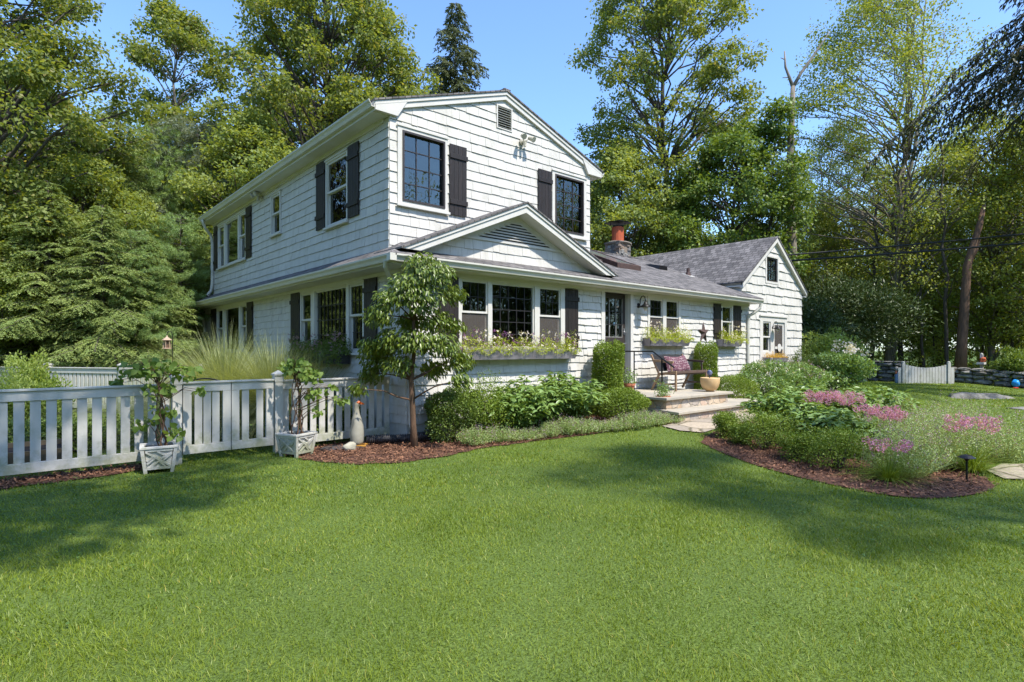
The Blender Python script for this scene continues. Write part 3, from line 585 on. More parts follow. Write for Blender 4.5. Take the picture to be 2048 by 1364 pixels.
window(TSd,1.40,4.38,1.40,2.74,[dict(u=(1.45,2.0),z=(1.47,2.69),k='dh',mz=2.12,fw=.04,cols=3,rows=2),dict(u=(2.12,3.60),z=(1.47,2.69),cols=8,rows=4,fw=.03,t=.018),dict(u=(3.8,4.33),z=(1.47,2.69),k='dh',mz=2.12,fw=.04)],curtain=[(3.3,3.6,1.5,2.7,.2)])
window(TSd,8.15,11.12,1.40,2.76,[dict(u=(8.2,8.68),z=(1.47,2.69),k='dh',mz=2.12,fw=.04),dict(u=(8.85,10.30),z=(1.47,2.69),fw=.03),dict(u=(10.46,11.06),z=(1.47,2.69),k='dh',mz=2.12,fw=.04)],curtain=[(9,10.1,1.5,2.7,.2)])
def shutter(T,u0,u1,z0,z1,flip=1,seed=0):
    rr=random.Random(seed); mb=MB(); mb.T=T; nb=max(3,int(round((u1-u0)/.105)))
    for i in range(nb):
        a=u0+(u1-u0)*i/nb+.002; b=u0+(u1-u0)*(i+1)/nb-.002; mb.box(a,b,.028,.048,z0+rr.uniform(-.004,.004),z1)
    h=z1-z0
    for zz in (z0+h*.15,z0+h*.80): mb.box(u0-.012 if flip<0 else u0+.0,u1+.012 if flip>0 else u1,.049,.07,zz,zz+.085)
    return mb.build('shutter',M['shutter'],house,bevel=.002)
for i,(a,b,f) in enumerate(((.60,1.0,-1),(3.64,4.03,1),(9.41,9.79,1),(10.46,10.90,1))): shutter(T0,a,b,1.50 if i<2 else 1.78,2.72,f,i)
shutter(TG,1.20,1.58,3.94,5.22,1,9); shutter(TG,3.42,3.81,3.94,5.23,1,10)
for i,(a,b,c,d) in enumerate(((1.6,2.04,3.93,5.27),(3.07,3.51,3.93,5.29),(7.77,8.22,3.92,5.27),(11.0,11.4,3.92,5.27),(.92,1.38,1.44,2.76),(4.41,4.93,1.44,2.76),(7.65,8.13,1.44,2.78),(11.14,11.75,1.44,2.78))): shutter(TSd,a,b,c,d,1,20+i)
# gable louvre vent (rectangular)
mb=MB(); mb.T=TG
mb.box(2.32,2.345,-.02,.03,5.80,6.26); mb.box(2.695,2.72,-.02,.03,5.80,6.26); mb.box(2.345,2.695,-.02,.03,5.80,5.82); mb.box(2.345,2.695,-.02,.03,6.24,6.26); mb.box(2.345,2.695,-.08,-.075,5.82,6.24,1)
for i in range(9):
    z=5.835+i*.046; mb.prism([(2.345,.028,z),(2.345,.034,z+.01),(2.345,-.03,z+.038),(2.345,-.036,z+.028)],(.35,0,0))
mb.build('gable_vent',[M['white'],M['black']],house)
# ---- upper roof (ridge along y at x=2.53)
def slab(mb,pts,th,m=0): mb.prism(pts,(0,0,-th),m)
zr=6.57; y0=.47; y1=11.75
mb=MB(); slab(mb,[(-.32,y0-.02,5.583),(2.53,y0-.02,zr),(2.53,y1,zr),(-.32,y1,5.583)],.03); slab(mb,[(2.53,y0-.02,zr),(5.41,y0-.02,5.575),(5.41,y1,5.575),(2.53,y1,zr)],.03)
mb.box(2.45,2.61,y0-.02,y1,zr-.01,zr+.012)
mb.build('roof',M['roofy'],house)
mb=MB()
for (xa,za,xb,zb) in ((-.30,5.555,2.53,zr-.035),(5.39,5.545,2.53,zr-.035)):
    mb.prism([(xa,y0,za),(xb,y0,zb),(xb,y0,zb-.06),(xa,y0,za-.06)],(0,.02,0))
    mb.prism([(xa,y0+.021,za-.02),(xb,y0+.021,zb-.02),(xb,y0+.021,zb-.15),(xa,y0+.021,za-.15)],(0,.058,0))
# boxed eave returns
mb.prism([(-.295,y0+.003,5.51),(.30,y0+.003,5.70),(.12,y0+.003,5.415),(-.295,y0+.003,5.415)],(0,.076,0))
mb.prism([(5.385,y0+.003,5.51),(4.76,y0+.003,5.70),(4.94,y0+.003,5.415),(5.385,y0+.003,5.415)],(0,.076,0))
mb.build('rake_board',M['white'],house)
mb=MB(); mb.box(-.30,-.0,y0+.08,y1,5.40,5.42); mb.box(-.30,-.28,y0+.08,y1,5.42,5.55); mb.box(5.06,5.37,y0+.08,y1,5.40,5.42); mb.box(5.36,5.38,y0+.08,y1,5.42,5.55); mb.box(-.045,-.0,.7,11.6,5.33,5.40)
mb.build('soffit',M['white'],house)
def gutter(pa,pb,outn,w=.11,h=.11,name='gutter'):
    # K-style channel from pa to pb (top outer lip line at z), outn = outward unit (x,y)
    prof=[(0,0),(0,-h),(w*.55,-h),(w*.72,-h*.55),(w,-h*.25),(w,0),(w-.012,0),(w-.014,-h*.22),(w*.66,-h*.5),(w*.5,-h+.012),(.012,-h+.012),(.012,0)]
    mb=MB(); pts=[(pa[0]+outn[0]*p,pa[1]+outn[1]*p,pa[2]+q) for p,q in prof]
    mb.prism(pts,(pb[0]-pa[0],pb[1]-pa[1],pb[2]-pa[2])); return mb.build(name,M['gutter'],house)
gutter((-.301,y0+.01,5.56),(-.301,y1,5.56),(-1,0)); gutter((5.381,y0+.01,5.55),(5.381,y1,5.55),(1,0))
# ---- lower roofs
ZE=2.95; SL=.39; YE=-.40; YR=3.65; ZR=ZE+SL*(YR-YE)
rz=lambda y: ZE+SL*(y-YE)
mb=MB(); slab(mb,[(-.5,YE,ZE),(5.06,YE,ZE),(5.06,.56,rz(.56)),(.22,.56,rz(.56))],.035); slab(mb,[(5.06,YE,ZE),(11.52,YE,ZE),(11.44,YR,ZR),(5.06,YR,ZR)],.035); slab(mb,[(11.44,YR,ZR),(11.44,9,ZR-SL*(9-YR)),(5.06,9,ZR-SL*(9-YR)),(5.06,YR,ZR)],.035)
mb.box(5.06,11.44,YR-.08,YR+.08,ZR-.02,ZR+.015)
mb.build('roof',M['roofx'],house)
mb=MB(); slab(mb,[(-.5,YE,ZE-.004),(.22,.56,rz(.56)-.004),(.22,12.2,rz(.56)-.004),(-.5,12.95,ZE-.004)],.035); mb.build('roof',M['roofy'],house)
mb=MB()
mb.box(-.40,11.5,-.30,-.0,2.80,2.82); mb.box(-.42,11.5,-.32,-.301,2.80,2.925); mb.box(-.42,-.40,-.30,12.85,2.80,2.925); mb.box(-.40,-.0,0.0,12.8,2.80,2.82)
mb.box(0,11.4,-.05,-.0,2.74,2.798); mb.box(-.05,-.0,0,12.6,2.74,2.798); mb.box(11.48,11.5,-.30,.25,2.82,2.93)
mb.build('soffit',M['white'],house)
gutter((-.44,-.321,2.94),(11.5,-.321,2.91),(0,-1)); gutter((-.421,-.32,2.94),(-.421,12.9,2.94),(-1,0))
mb=MB(); mb.prism([(-.421,-.321,2.94),(-.531,-.321,2.94),(-.531,-.431,2.94),(-.421,-.431,2.94)],(0,0,-.11)); mb.build('gutter_corner',M['gutter'],house)
def downspout(pts,r=.035):
    mb=MB(); 
    mb.tube(pts,r,8); mb.build('downspout',M['gutter'],house,smooth=False)
downspout([(-.48,-.2,2.85),(-.46,-.15,2.76),(-.30,.0,2.62),(-.12,-.06,2.48),(-.02,-.075,2.3),(.03,-.075,1.2),(.03,-.075,.3),(.05,-.12,.18)],.034)
downspout([(-.49,12.5,2.83),(-.47,12.5,2.73),(-.3,12.5,2.56),(-.1,12.45,2.45),(-.06,12.45,2.2),(-.06,12.45,.3)],.05)
downspout([(-.37,11.35,5.46),(-.36,11.35,5.36),(-.28,11.4,5.2),(-.1,11.5,5.02),(-.06,11.52,4.8),(-.06,11.52,3.5),(-.1,11.52,3.3),(-.2,11.52,3.16)],.045)
downspout([(11.45,-.36,2.80),(11.43,-.34,2.68),(11.33,-.22,2.54),(11.28,-.09,2.46),(11.27,-.065,2.3),(11.27,-.065,.3)],.045)
# ---- small decorative gable over the big window
gp=(2.34,4.20); gl=(-.28,3.075); gr=(4.98,3.075)
sl1=(gp[1]-gl[1])/(gp[0]-gl[0]); sl2=(gp[1]-gr[1])/(gr[0]-gp[0])
mb=MB(); slab(mb,[(gl[0],-.34,gl[1]),(gp[0],-.34,gp[1]),(gp[0],.56,gp[1]),(gl[0],.56,gl[1])],.03); slab(mb,[(gp[0],-.34,gp[1]),(gr[0],-.34,gr[1]),(gr[0],.56,gr[1]),(gp[0],.56,gp[1])],.03); mb.build('small_gable_roof',M['roofy'],house)
mb=MB()
for (e,s) in ((gl,1),(gr,-1)):
    a=(e[0]+s*.02,e[1]-.025); b=(gp[0],gp[1]-.035)
    mb.prism([(a[0],-.32,a[1]),(b[0],-.32,b[1]),(b[0],-.32,b[1]-.055),(a[0]+s*.12,-.32,a[1])],(0,.02,0))
    mb.prism([(a[0]+s*.04,-.299,a[1]-.0),(b[0],-.299,b[1]-.03),(b[0],-.299,b[1]-.165),(a[0]+s*.34,-.299,a[1]-.0)],(0,.02,0))
    mb.prism([(a[0]+s*.34,-.278,a[1]-.0),(b[0],-.278,b[1]-.15),(b[0],-.278,b[1]-.165),(a[0]+s*.38,-.278,a[1]-.0)],(0,.278,0))
mb.build('rake_board',M['white'],house)
hl=(-sl1,1,gl[1]-sl1*gl[0]-.17); hr=(sl2,1,gr[1]+sl2*gr[0]-.17)
mb=MB(); mb.T=T0; lv=[(1.30,3.38,3.46,4.2)]
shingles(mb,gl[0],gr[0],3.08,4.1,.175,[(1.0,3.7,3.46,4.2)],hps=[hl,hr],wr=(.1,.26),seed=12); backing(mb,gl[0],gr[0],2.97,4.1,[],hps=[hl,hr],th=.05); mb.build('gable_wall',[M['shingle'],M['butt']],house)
mb=MB(); mb.T=T0
mb.box(1.0,3.68,.004,.03,3.44,3.475)
tri=[(1.15,3.475),(3.53,3.475),(2.34,3.98)]
mb.prism([(1.0,.0035,3.475),(3.68,.0035,3.475),(2.34,.0035,4.04)],(0,-.0,0)) if False else mb.poly([(1.0,.006,3.475),(3.68,.006,3.475),(2.34,.006,4.035)])
tris=.405
for i in range(7):
    z=3.495+i*.052; 
    ua=1.46+(z-3.495)/.43; ub=3.24-(z-3.495)/.43
    if ub-ua<.1: break
    mb.poly([(ua,.008,z),(ub,.008,z),(ub-.05,.008,z+.024),(ua+.05,.008,z+.024)],1)
    mb.prism([(ua,.008,z+.024),(ua,.03,z+.018),(ua,.034,z+.026),(ua,.008,z+.042)],(ub-ua,0,0))
mb.build('gable_vent',[M['white'],M['black']],house)
# ---- front door
mb=MB(); mb.T=T0
mb.box(4.78,4.90,-.03,.035,.3,2.80); mb.box(5.80,5.90,-.03,.035,.3,2.80); mb.box(4.90,5.80,-.03,.035,2.74,2.80); mb.box(4.895,4.90,-.16,-.03,.7,2.74); mb.box(5.795,5.80,-.16,-.03,.7,2.74); mb.box(4.9,5.8,-.16,.05,.64,.72); mb.box(4.9,5.8,-.02,.03,.3,.64)
df=mb.build('door_frame',M['white'],house)
mb=MB(); mb.T=T0; a,b=4.905,5.792; fw=.10
mb.box(a,a+fw,-.16,-.12,.725,2.735); mb.box(b-fw,b,-.16,-.12,.725,2.735); mb.box(a+fw,b-fw,-.16,-.12,2.63,2.735); mb.box(a+fw,b-fw,-.16,-.12,1.64,1.76); mb.box(a+fw,b-fw,-.155,-.13,.84,1.64); mb.box(a+fw,b-fw,-.16,-.12,.725,.84)
dr=mb.build('door',M['dark'],house,bevel=.004)
mb=MB(); mb.T=T0; mb.box(a+fw,b-fw,-.145,-.14,1.76,2.63); mb.build('pane',M['glass'],dr)
mb=MB(); mb.T=T0
for i in (1,2): x=a+fw+(b-a-2*fw)*i/3; mb.box(x-.009,x+.009,-.138,-.118,1.76,2.63)
mb.box(a+fw,a+fw+.01,-.138,-.118,1.76,2.63); mb.box(b-fw-.01,b-fw,-.138,-.118,1.76,2.63)
for i in (0,): mb.box(a+fw,b-fw,-.137,-.119,1.762,1.775)
mb.build('muntins',M['gmuntin'],dr)
mb=MB(); mb.T=T0
for i in (1,2): z=1.76+.87*i/3; mb.box(a+fw,b-fw,-.137,-.115,z-.008,z+.008)
mb.build('muntins',M['muntin'],dr)
mb=MB(); mb.T=T0; mb.box(5.40,5.50,-.139,-.137,2.03,2.10); mb.build('door_sticker',pmat('pale_blue_sticker',(.5,.7,.8),rough=.5),dr)
mb=MB(); mb.tube([(5.745,.12,1.62),(5.745,.06,1.62)],.014,8); mb.tube([(5.745,.07,1.62),(5.66,.065,1.62)],.012,8); mb.box(5.72,5.77,.105,.119,1.83,1.97); mb.tube([(5.745,.119,1.88),(5.745,.085,1.88)],.022,10); mb.build('handle',M['steel'],dr,smooth=False)
# ---- barn lamps
def barn_lamp(x,yw,z,s=1.0):
    mb=MB(); mb.tube([(x,yw-.02,z),(x,yw-.045,z)],[.06*s,.05*s],14)
    p=[(x,yw-.045,z),(x,yw-.08,z+.02*s)]
    for k in range(9):
        w=PI*(.95-.115*k*1.0); p.append((x,yw-.16*s+.08*s*math.cos(PI-w)*-1,z+.12*s+.085*s*math.sin(w)))
    p=[(x,yw-.045,z),(x,yw-.07,z+.04*s),(x,yw-.075,z+.13*s),(x,yw-.11,z+.2*s),(x,yw-.16,z+.215*s),(x,yw-.2*s,z+.18*s),(x,yw-.215*s,z+.11*s),(x,yw-.22*s,z+.06*s)]
    mb.tube(p,.010*s,8)
    l=mb.build('wall_lamp',M['black'],house,smooth=True)
    mb=MB(); mb.lathe([(.02,.08),(.035,.07),(.045,.03),(.10,-.01),(.13,-.04),(.128,-.045),(.09,-.02),(.03,.02)],(x,yw-.22*s,z),18); mb.build('lamp_shade',M['black'],l,smooth=True)
    mb=MB(); mb.lathe([(.03,.0),(.05,-.05),(.048,-.1),(.02,-.13)],(x,yw-.22*s,z),14); mb.build('lamp_glass',M['lampw'],l,smooth=True)
barn_lamp(6.10,0,2.50); barn_lamp(13.45,.25,2.18,.9)
# ---- floodlights
def flood(base,outn,s=1.0):
    mb=MB(); b=Vector(base); o=Vector((outn[0],outn[1],0)); sd=Vector((-outn[1],outn[0],0))
    mb.tube([b,b+o*.03],[.06,.055],12); mb.tube([b+o*.03,b+o*.09+Vector((0,0,-.02))],.03,8)
    l=mb.build('floodlight',M['beige'],house)
    for k in (-1,1):
        c=b+o*.13+sd*k*.09+Vector((0,0,.05)); mb=MB(); mb.tube([b+o*.08,c],.012,6); mb.tube([c-o*.02+Vector((0,0,.03)),c+o*.05+sd*k*.03,c+o*.10+sd*k*.04+Vector((0,0,-.03))],[.03,.05,.058],12); mb.build('lamp_head',M['beige'],l)
    mb=MB(); c=b+o*.1+Vector((0,0,-.06)); mb.tube([c-Vector((0,0,.05)),c+Vector((0,0,.04))],[.03,.035],10); mb.build('motion_sensor',M['beige'],l)
flood((2.96,.52,5.66),(0,-1)); flood((-.03,6.9,5.30),(-1,0))
# ---- chimney, skylights, vents
mb=MB(); cx,cy=10.5,4.05; rr=random.Random(5)
mb.prism([(cx-.30,cy-.30,3.9),(cx+.30,cy-.30,3.9),(cx+.30,cy+.30,3.9),(cx-.30,cy+.30,3.9)],(0,0,1.12))
for i in range(60):
    k=i%4; z=4.35+.62*((i//4)/14.0); u=rr.uniform(-.26,.26); o=.30
    c={0:(cx+u,cy-o,z),1:(cx-o,cy+u,z),2:(cx+u,cy+o,z),3:(cx+o,cy+u,z)}[k]
    mb.rock(c,(.09,.04,.05) if k%2==0 else (.04,.09,.05),i,box=.7,n=5)
ch=mb.build('chimney',M['stone'],house)
mb=MB(); mb.rock((cx,cy,5.02),(.42,.42,.07),77,box=.5,n=8,amp=.04); mb.build('chimney_cap',pmat('mortar_cap',(.24,.21,.17),(.14,.12,.1),rough=.95,scale=9,bump=.6),ch)
mb=MB(); mb.lathe([(.2,5.05),(.2,5.57),(.165,5.57),(.165,5.3)],(cx,cy,0),16); mb.build('flue',M['clay'],ch)
mb=MB(); mb.lathe([(.24,5.56),(.25,5.60),(.25,5.61)],(cx,cy,0),4); mb.prism([(cx-.33,cy-.33,5.70),(cx+.33,cy-.33,5.70),(cx+.33,cy+.33,5.70),(cx-.33,cy+.33,5.70)],(0,0,.02)); mb.lathe([(.44,5.72),(.02,5.79)],(cx,cy,0),4)
for a in (-1,1):
    for b in (-1,1): mb.tube([(cx+.17*a,cy+.17*b,5.6),(cx+.17*a,cy+.17*b,5.70)],.012,5)
mb.build('chimney_hood',M['black'],ch)
def onroof(x,y,h): return (x,y,rz(y)+h)
def skylight(x0,x1,ya,yb):
    mb=MB()
    for (a,b,c,d) in ((x0,x0+.07,ya,yb),(x1-.07,x1,ya,yb),(x0+.07,x1-.07,ya,ya+.08),(x0+.07,x1-.07,yb-.08,yb)):
        mb.prism([onroof(a,c,.13),onroof(b,c,.13),onroof(b,d,.13),onroof(a,d,.13)],(0,0,-.15))
    s=mb.build('skylight',M['star'],house,bevel=.01)
    mb=MB(); mb.prism([onroof(x0+.07,ya+.08,.11),onroof(x1-.07,ya+.08,.11),onroof(x1-.07,yb-.08,.11),onroof(x0+.07,yb-.08,.11)],(0,0,-.02)); mb.build('pane',M['sky_glass'],s)
skylight(6.95,7.95,1.25,3.25); skylight(5.35,6.35,1.25,3.25)
mb=MB(); x,y=10.15,2.05; a=[onroof(x-.24,y,.0),onroof(x+.24,y,0),onroof(x+.24,y+.5,0),onroof(x-.24,y+.5,0)]; h=.12
mb.add(a+[(x-.18,y-.03,rz(y)+h),(x+.18,y-.03,rz(y)+h),(x+.16,y+.35,rz(y+.35)+h*.6),(x-.16,y+.35,rz(y+.35)+h*.6)],[(0,1,2,3),(4,5,6,7),(0,1,5,4),(1,2,6,5),(2,3,7,6),(3,0,4,7)])
mb.build('roof_vent',M['black'],house)
mb=MB(); x,y=11.05,1.75; mb.prism([onroof(x-.15,y-.15,.012),onroof(x+.15,y-.15,.012),onroof(x+.15,y+.15,.012),onroof(x-.15,y+.15,.012)],(0,0,-.01),1); mb.lathe([(.09,0),(.06,.12)],onroof(x,y,-.02),12,0); mb.lathe([(.05,0),(.05,.22)],onroof(x,y,0),12,0)
mb.build('vent_pipe',[M['star'],M['white']],house)
# ---- wing with its own gable
WL,WR,WY=11.45,15.72,.25; WP=(13.62,5.10); we=3.50
s1=(WP[1]-we)/(WP[0]-(WL-.08)); 
hps=[(-s1,1,we-s1*(WL-.08)-.06),(s1,1,we+s1*(WR+.16)-.06)]
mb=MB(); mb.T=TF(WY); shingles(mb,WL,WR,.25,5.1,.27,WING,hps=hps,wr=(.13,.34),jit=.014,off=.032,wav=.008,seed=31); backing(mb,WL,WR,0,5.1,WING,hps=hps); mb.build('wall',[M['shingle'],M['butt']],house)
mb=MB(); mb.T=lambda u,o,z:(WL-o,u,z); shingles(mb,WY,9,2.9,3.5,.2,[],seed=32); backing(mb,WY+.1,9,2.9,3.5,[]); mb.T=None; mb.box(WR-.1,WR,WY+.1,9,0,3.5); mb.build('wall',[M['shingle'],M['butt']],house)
mb=MB(); mb.box(WL+.12,WR-.12,1.6,1.7,.4,3.4); mb.box(WL+.12,WR-.12,WY+.12,6,3.36,3.46); mb.box(WL+.12,WR-.12,WY+.12,6,.35,.45); mb.box(12.6,14.6,1.2,1.3,3.46,4.3); mb.build('interior_wall',M['inner'],house)
mb=MB(); yf=WY-.14; yb=10
slab(mb,[(WL-.10,yf,we-.01),(WP[0],yf,WP[1]),(WP[0],yb,WP[1]),(WL-.10,yb,we-.01)],.04); slab(mb,[(WP[0],yf,WP[1]),(WR+.2,yf,we-.04),(WR+.2,yb,we-.04),(WP[0],yb,WP[1])],.04)
mb.build('roof',M['roofy'],house)
mb=MB()
for (xa,sg) in ((WL-.09,1),(WR+.19,-1)):
    za=we-.05
    mb.prism([(xa,yf+.02,za),(WP[0],yf+.02,WP[1]-.045),(WP[0],yf+.02,WP[1]-.19),(xa,yf+.02,za-.14)],(0,.025,0))
    mb.prism([(xa,yf+.046,za-.12),(WP[0],yf+.046,WP[1]-.165),(WP[0],yf+.046,WP[1]-.185),(xa,yf+.046,za-.14)],(0,.09,0))
mb.box(WL-.09,WL-.02,WY-.1,9,we-.16,we-.13); mb.box(WR+.0,WR+.17,WY-.1,9,we-.22,we-.19)
mb.build('rake_board',M['white'],house)
TW=TF(WY)
window(TW,12.98,13.90,3.57,4.46,[dict(u=(13.06,13.82),z=(3.64,4.40),cols=4,rows=2,fw=.04,fm='dark',gm='dark')],sill=False)
window(TW,12.60,14.50,.62,2.52,[dict(u=(12.80,13.32),z=(1.42,2.36),k='dh',mz=1.88,fw=.045,cols=2,rows=2),dict(u=(13.58,14.34),z=(.66,2.36),fw=.09,fo=.0)],sill=False,name='doorway_casing')
mb=MB(); mb.T=TW; mb.box(12.55,14.55,.041,.075,2.52,2.56); mb.build('head_trim',M['white'],house)
mb=MB(); mb.T=TW; mb.box(13.67,14.25,.0,.02,1.50,1.58); mb.box(13.67,14.25,.0,.02,1.18,1.24); mb.prism([(13.96+.13*math.cos(2*PI*k/16),.022,1.54+.13*math.sin(2*PI*k/16)) for k in range(16)],(0,.012,0)) 
sd=mb.build('screen_door_rail',M['white'],house); 
mb=MB(); mb.T=TW; mb.box(13.67,14.25,-.012,-.009,.7,2.27); mb.build('insect_screen',M['screen'],sd)
# ================================================================= STOOP, RAIL, BENCH
st=thing('front_steps','two broad bluestone steps with rough stone risers leading to the front door','steps',(0,0,0))
mb=MB(); mb.prism([(4.40,-2.16,.30),(7.95,-2.10,.30),(7.95,-.05,.30),(4.62,-.06,.30)],(0,0,-.35)); mb.build('lower_riser',M['riser'],st)
mb=MB(); mb.prism([(4.32,-2.22,.30),(8.05,-2.16,.30),(8.05,-.04,.30),(4.72,-.95,.30)],(0,0,.05)); mb.build('lower_tread',M['flag'],st,bevel=.008)
mb=MB(); mb.prism([(4.58,-1.78,.351),(6.86,-1.80,.351),(6.92,-.05,.351),(4.60,-.05,.351)],(0,0,.178)); mb.build('upper_riser',M['riser'],st)
mb=MB(); rr=random.Random(3)
xs=[4.48,5.35,6.2,6.98]
for i in range(3):
    mb.prism([(xs[i]+.006,-1.86+.02*rr.random(),.53),(xs[i+1]-.006,-1.87+.02*rr.random(),.53),(xs[i+1]-.006,-.95,.53),(xs[i]+.006,-.93,.53)],(0,0,.05)); mb.prism([(xs[i]+.006,-.915,.53),(xs[i+1]-.006,-.935,.53),(xs[i+1]-.006,-.04,.53),(xs[i]+.006,-.04,.53)],(0,0,.048))
mb.build('upper_tread',M['flag'],st,bevel=.008)
ra=thing('handrail','thin black metal handrail beside the front steps','railing',(0,0,0))
mb=MB(); pts=[(5.0,-.08,1.42),(4.80,-.35,1.42),(4.78,-.95,1.42),(4.70,-1.95,1.02)]
def sqtube(mb,a,b,r):
    mb.tube([a,b],r*1.2,4)
mb.tube([(5.1,-.06,1.45),(5.1,-1.11,1.45),(5.1,-1.62,1.13)],.017,6); mb.build('top_rail',M['black'],ra)
mb=MB(); sqtube(mb,(5.1,-.65,.58),(5.1,-.65,1.44),.014); mb.build('post',M['black'],ra)
mb=MB(); mb.tube([(5.1,-1.33,1.31),(5.1,-1.34,.58)],.017,6); mb.build('post',M['black'],ra)
# bench
be=thing('bench','low wooden loveseat bench with a dark cushion on the stone landing','bench',(6.08,-1.02,.58)); S=1.24
def bar(mb,a,b,w,t,m=0):
    a=Vector(a);b=Vector(b);d=(b-a).normalized(); s=d.cross(Vector((1,0,0)));
    if s.length<.1: s=d.cross(Vector((0,0,1)))
    s.normalize(); u=Vector((1,0,0)) if abs(d.x)<.7 else d.cross(s).normalized()
    p=[a+s*w/2+u*t/2,a+s*w/2-u*t/2,a-s*w/2-u*t/2,a-s*w/2+u*t/2]; mb.prism([tuple(q) for q in p],tuple(b-a))
for i,x in enumerate((0,S)):
    mb=MB(); bar(mb,(x,0,0),(x,0,.44),.045,.03); mb.build('leg',M['teak'],be,bevel=.006)
    mb=MB(); bar(mb,(x,.62,0),(x,.42,.36),.05,.03); bar(mb,(x,.42,.35),(x,.64,.80),.045,.03); mb.build('leg',M['teak'],be,bevel=.006)
    mb=MB(); bar(mb,(x,-.02,.42),(x,.46,.36),.05,.032); bar(mb,(x,.10,.40),(x,.12,.62),.035,.028); bar(mb,(x,.06,.63),(x,.56,.66),.05,.035); bar(mb,(x,.02,.14),(x,.52,.16),.03,.02); mb.build('side_frame',M['teak'] if i==0 else M['teakd'],be,bevel=.005)
mb=MB(); mb.box(.02,S-.02,-.02,.02,.38,.44); mb.box(.02,S-.02,.02,.46,.35,.38); mb.box(.02,S-.02,.24,.26,.13,.16); mb.build('seat',M['teakd'],be,bevel=.006)
mb=MB(); mb.prism([(.02,.44,.42),(S-.02,.44,.42),(S-.02,.61,.78),(.02,.61,.78)],(0,.05,.0)); mb.build('backrest',M['cush'],be,bevel=.012)
def patternmat():
    m,nt=newmat('plum_patterned_cloth'); out=N(nt,'ShaderNodeOutputMaterial'); p=N(nt,'ShaderNodeBsdfPrincipled'); p.inputs['Roughness'].default_value=.9
    tc=N(nt,'ShaderNodeTexCoord'); br=N(nt,'ShaderNodeTexBrick'); br.inputs['Scale'].default_value=14; br.inputs['Mortar Size'].default_value=.06; br.inputs['Brick Width'].default_value=.9; br.inputs['Row Height'].default_value=.8; br.offset=.5
    br.inputs['Color1'].default_value=(.10,.04,.06,1); br.inputs['Color2'].default_value=(.16,.06,.08,1); br.inputs['Mortar'].default_value=(.42,.33,.32,1)
    sp=N(nt,'ShaderNodeSeparateXYZ'); cb=N(nt,'ShaderNodeCombineXYZ'); L(nt,tc.outputs['Object'],sp.inputs[0]); L(nt,sp.outputs[0],cb.inputs[0]); L(nt,sp.outputs[2],cb.inputs[1]); L(nt,cb.outputs[0],br.inputs['Vector'])
    no=N(nt,'ShaderNodeTexNoise'); no.inputs['Scale'].default_value=18; L(nt,tc.outputs['Object'],no.inputs['Vector']); mr=N(nt,'ShaderNodeMapRange'); mr.inputs['From Min'].default_value=.42; mr.inputs['From Max'].default_value=.55; L(nt,no.outputs['Fac'],mr.inputs['Value'])
    mx=N(nt,'ShaderNodeMix',data_type='RGBA'); mx.inputs[6].default_value=(.12,.045,.065,1); L(nt,mr.outputs[0],mx.inputs[0]); L(nt,br.outputs['Color'],mx.inputs[7]); L(nt,mx.outputs[2],p.inputs['Base Color']); L(nt,p.outputs[0],out.inputs[0]); return m
pm=patternmat()
def pillow(x,tilt,lab):
    mb=MB(); n=14; vs=[];fs=[]
    for sgn in (-1,1):
        b=len(vs)
        for j in range(n+1):
            for i in range(n+1):
                u=-1+2*i/n; v=-1+2*j/n; t=.075*((1-u**4)*(1-v**4))**.5; pin=1-.06*(abs(u*v)**1.0)*0; e=1-.07*(1-abs(u))*abs(v)**3; g=1-.07*(1-abs(v))*abs(u)**3
                vs.append((u*.20*g,sgn*t,v*.20*e))
        for j in range(n):
            for i in range(n): fs.append((b+j*(n+1)+i,b+j*(n+1)+i+1,b+(j+1)*(n+1)+i+1,b+(j+1)*(n+1)+i))
    mb.add(vs,fs); o=mb.build('pillow',pm,smooth=True); o.location=(6.08+x,-1.02+.36,.58+.57); o.rotation_euler=(math.radians(-24),math.radians(tilt),math.radians(-12)); tag(o,lab,'pillow',group='patterned pillows on the bench')
pillow(.42,4,'plum patterned square pillow on the bench, half behind the other'); pillow(.78,-9,'plum patterned square pillow leaning in the middle of the bench, nearer its right arm')
# pots on the landing
po=thing('plant_pot','round sand coloured glazed pot on the corner of the stone landing','pot',(6.62,-1.52,.582))
mb=MB(); mb.lathe([(.08,.0),(.085,.02),(.13,.035),(.175,.1),(.20,.19),(.205,.28),(.20,.30),(.185,.30),(.18,.26)],n=28); mb.build('bowl',M['pot'],po,smooth=True)
mb=MB(); mb.lathe([(.0,.255),(.182,.262)],n=20); mb.build('soil',M['soil'],po)
mb=MB(); mb.rock((0,0,0),(.06,.06,.065),9,box=0,n=10,amp=.1); mb.tube([(0,0,-.05),(0,0,-.13)],.012,8); o=mb.build('glass_ball',M['blue'],smooth=True); o.location=(6.60,-1.52,.985); tag(o,'blue and white glass ball standing in the sand coloured pot','ornament')
def tpot(loc,lab,s=1.0):
    t=thing('plant_pot',lab,'pot',loc); mb=MB(); mb.lathe([(.07*s,0),(.11*s,.17*s),(.125*s,.17*s),(.125*s,.21*s),(.11*s,.21*s),(.105*s,.18*s)],n=22); mb.build('bowl',M['terra'],t,smooth=False)
    mb=MB(); mb.lathe([(.0,.18*s),(.104*s,.182*s)],n=16); mb.build('soil',M['soil'],t)
tpot((4.72,-1.62,.352),'terracotta pot with sprigs at the left end of the lower step',1.15); tpot((4.80,-.75,.582),'terracotta pot behind the shrub at the left end of the upper step')
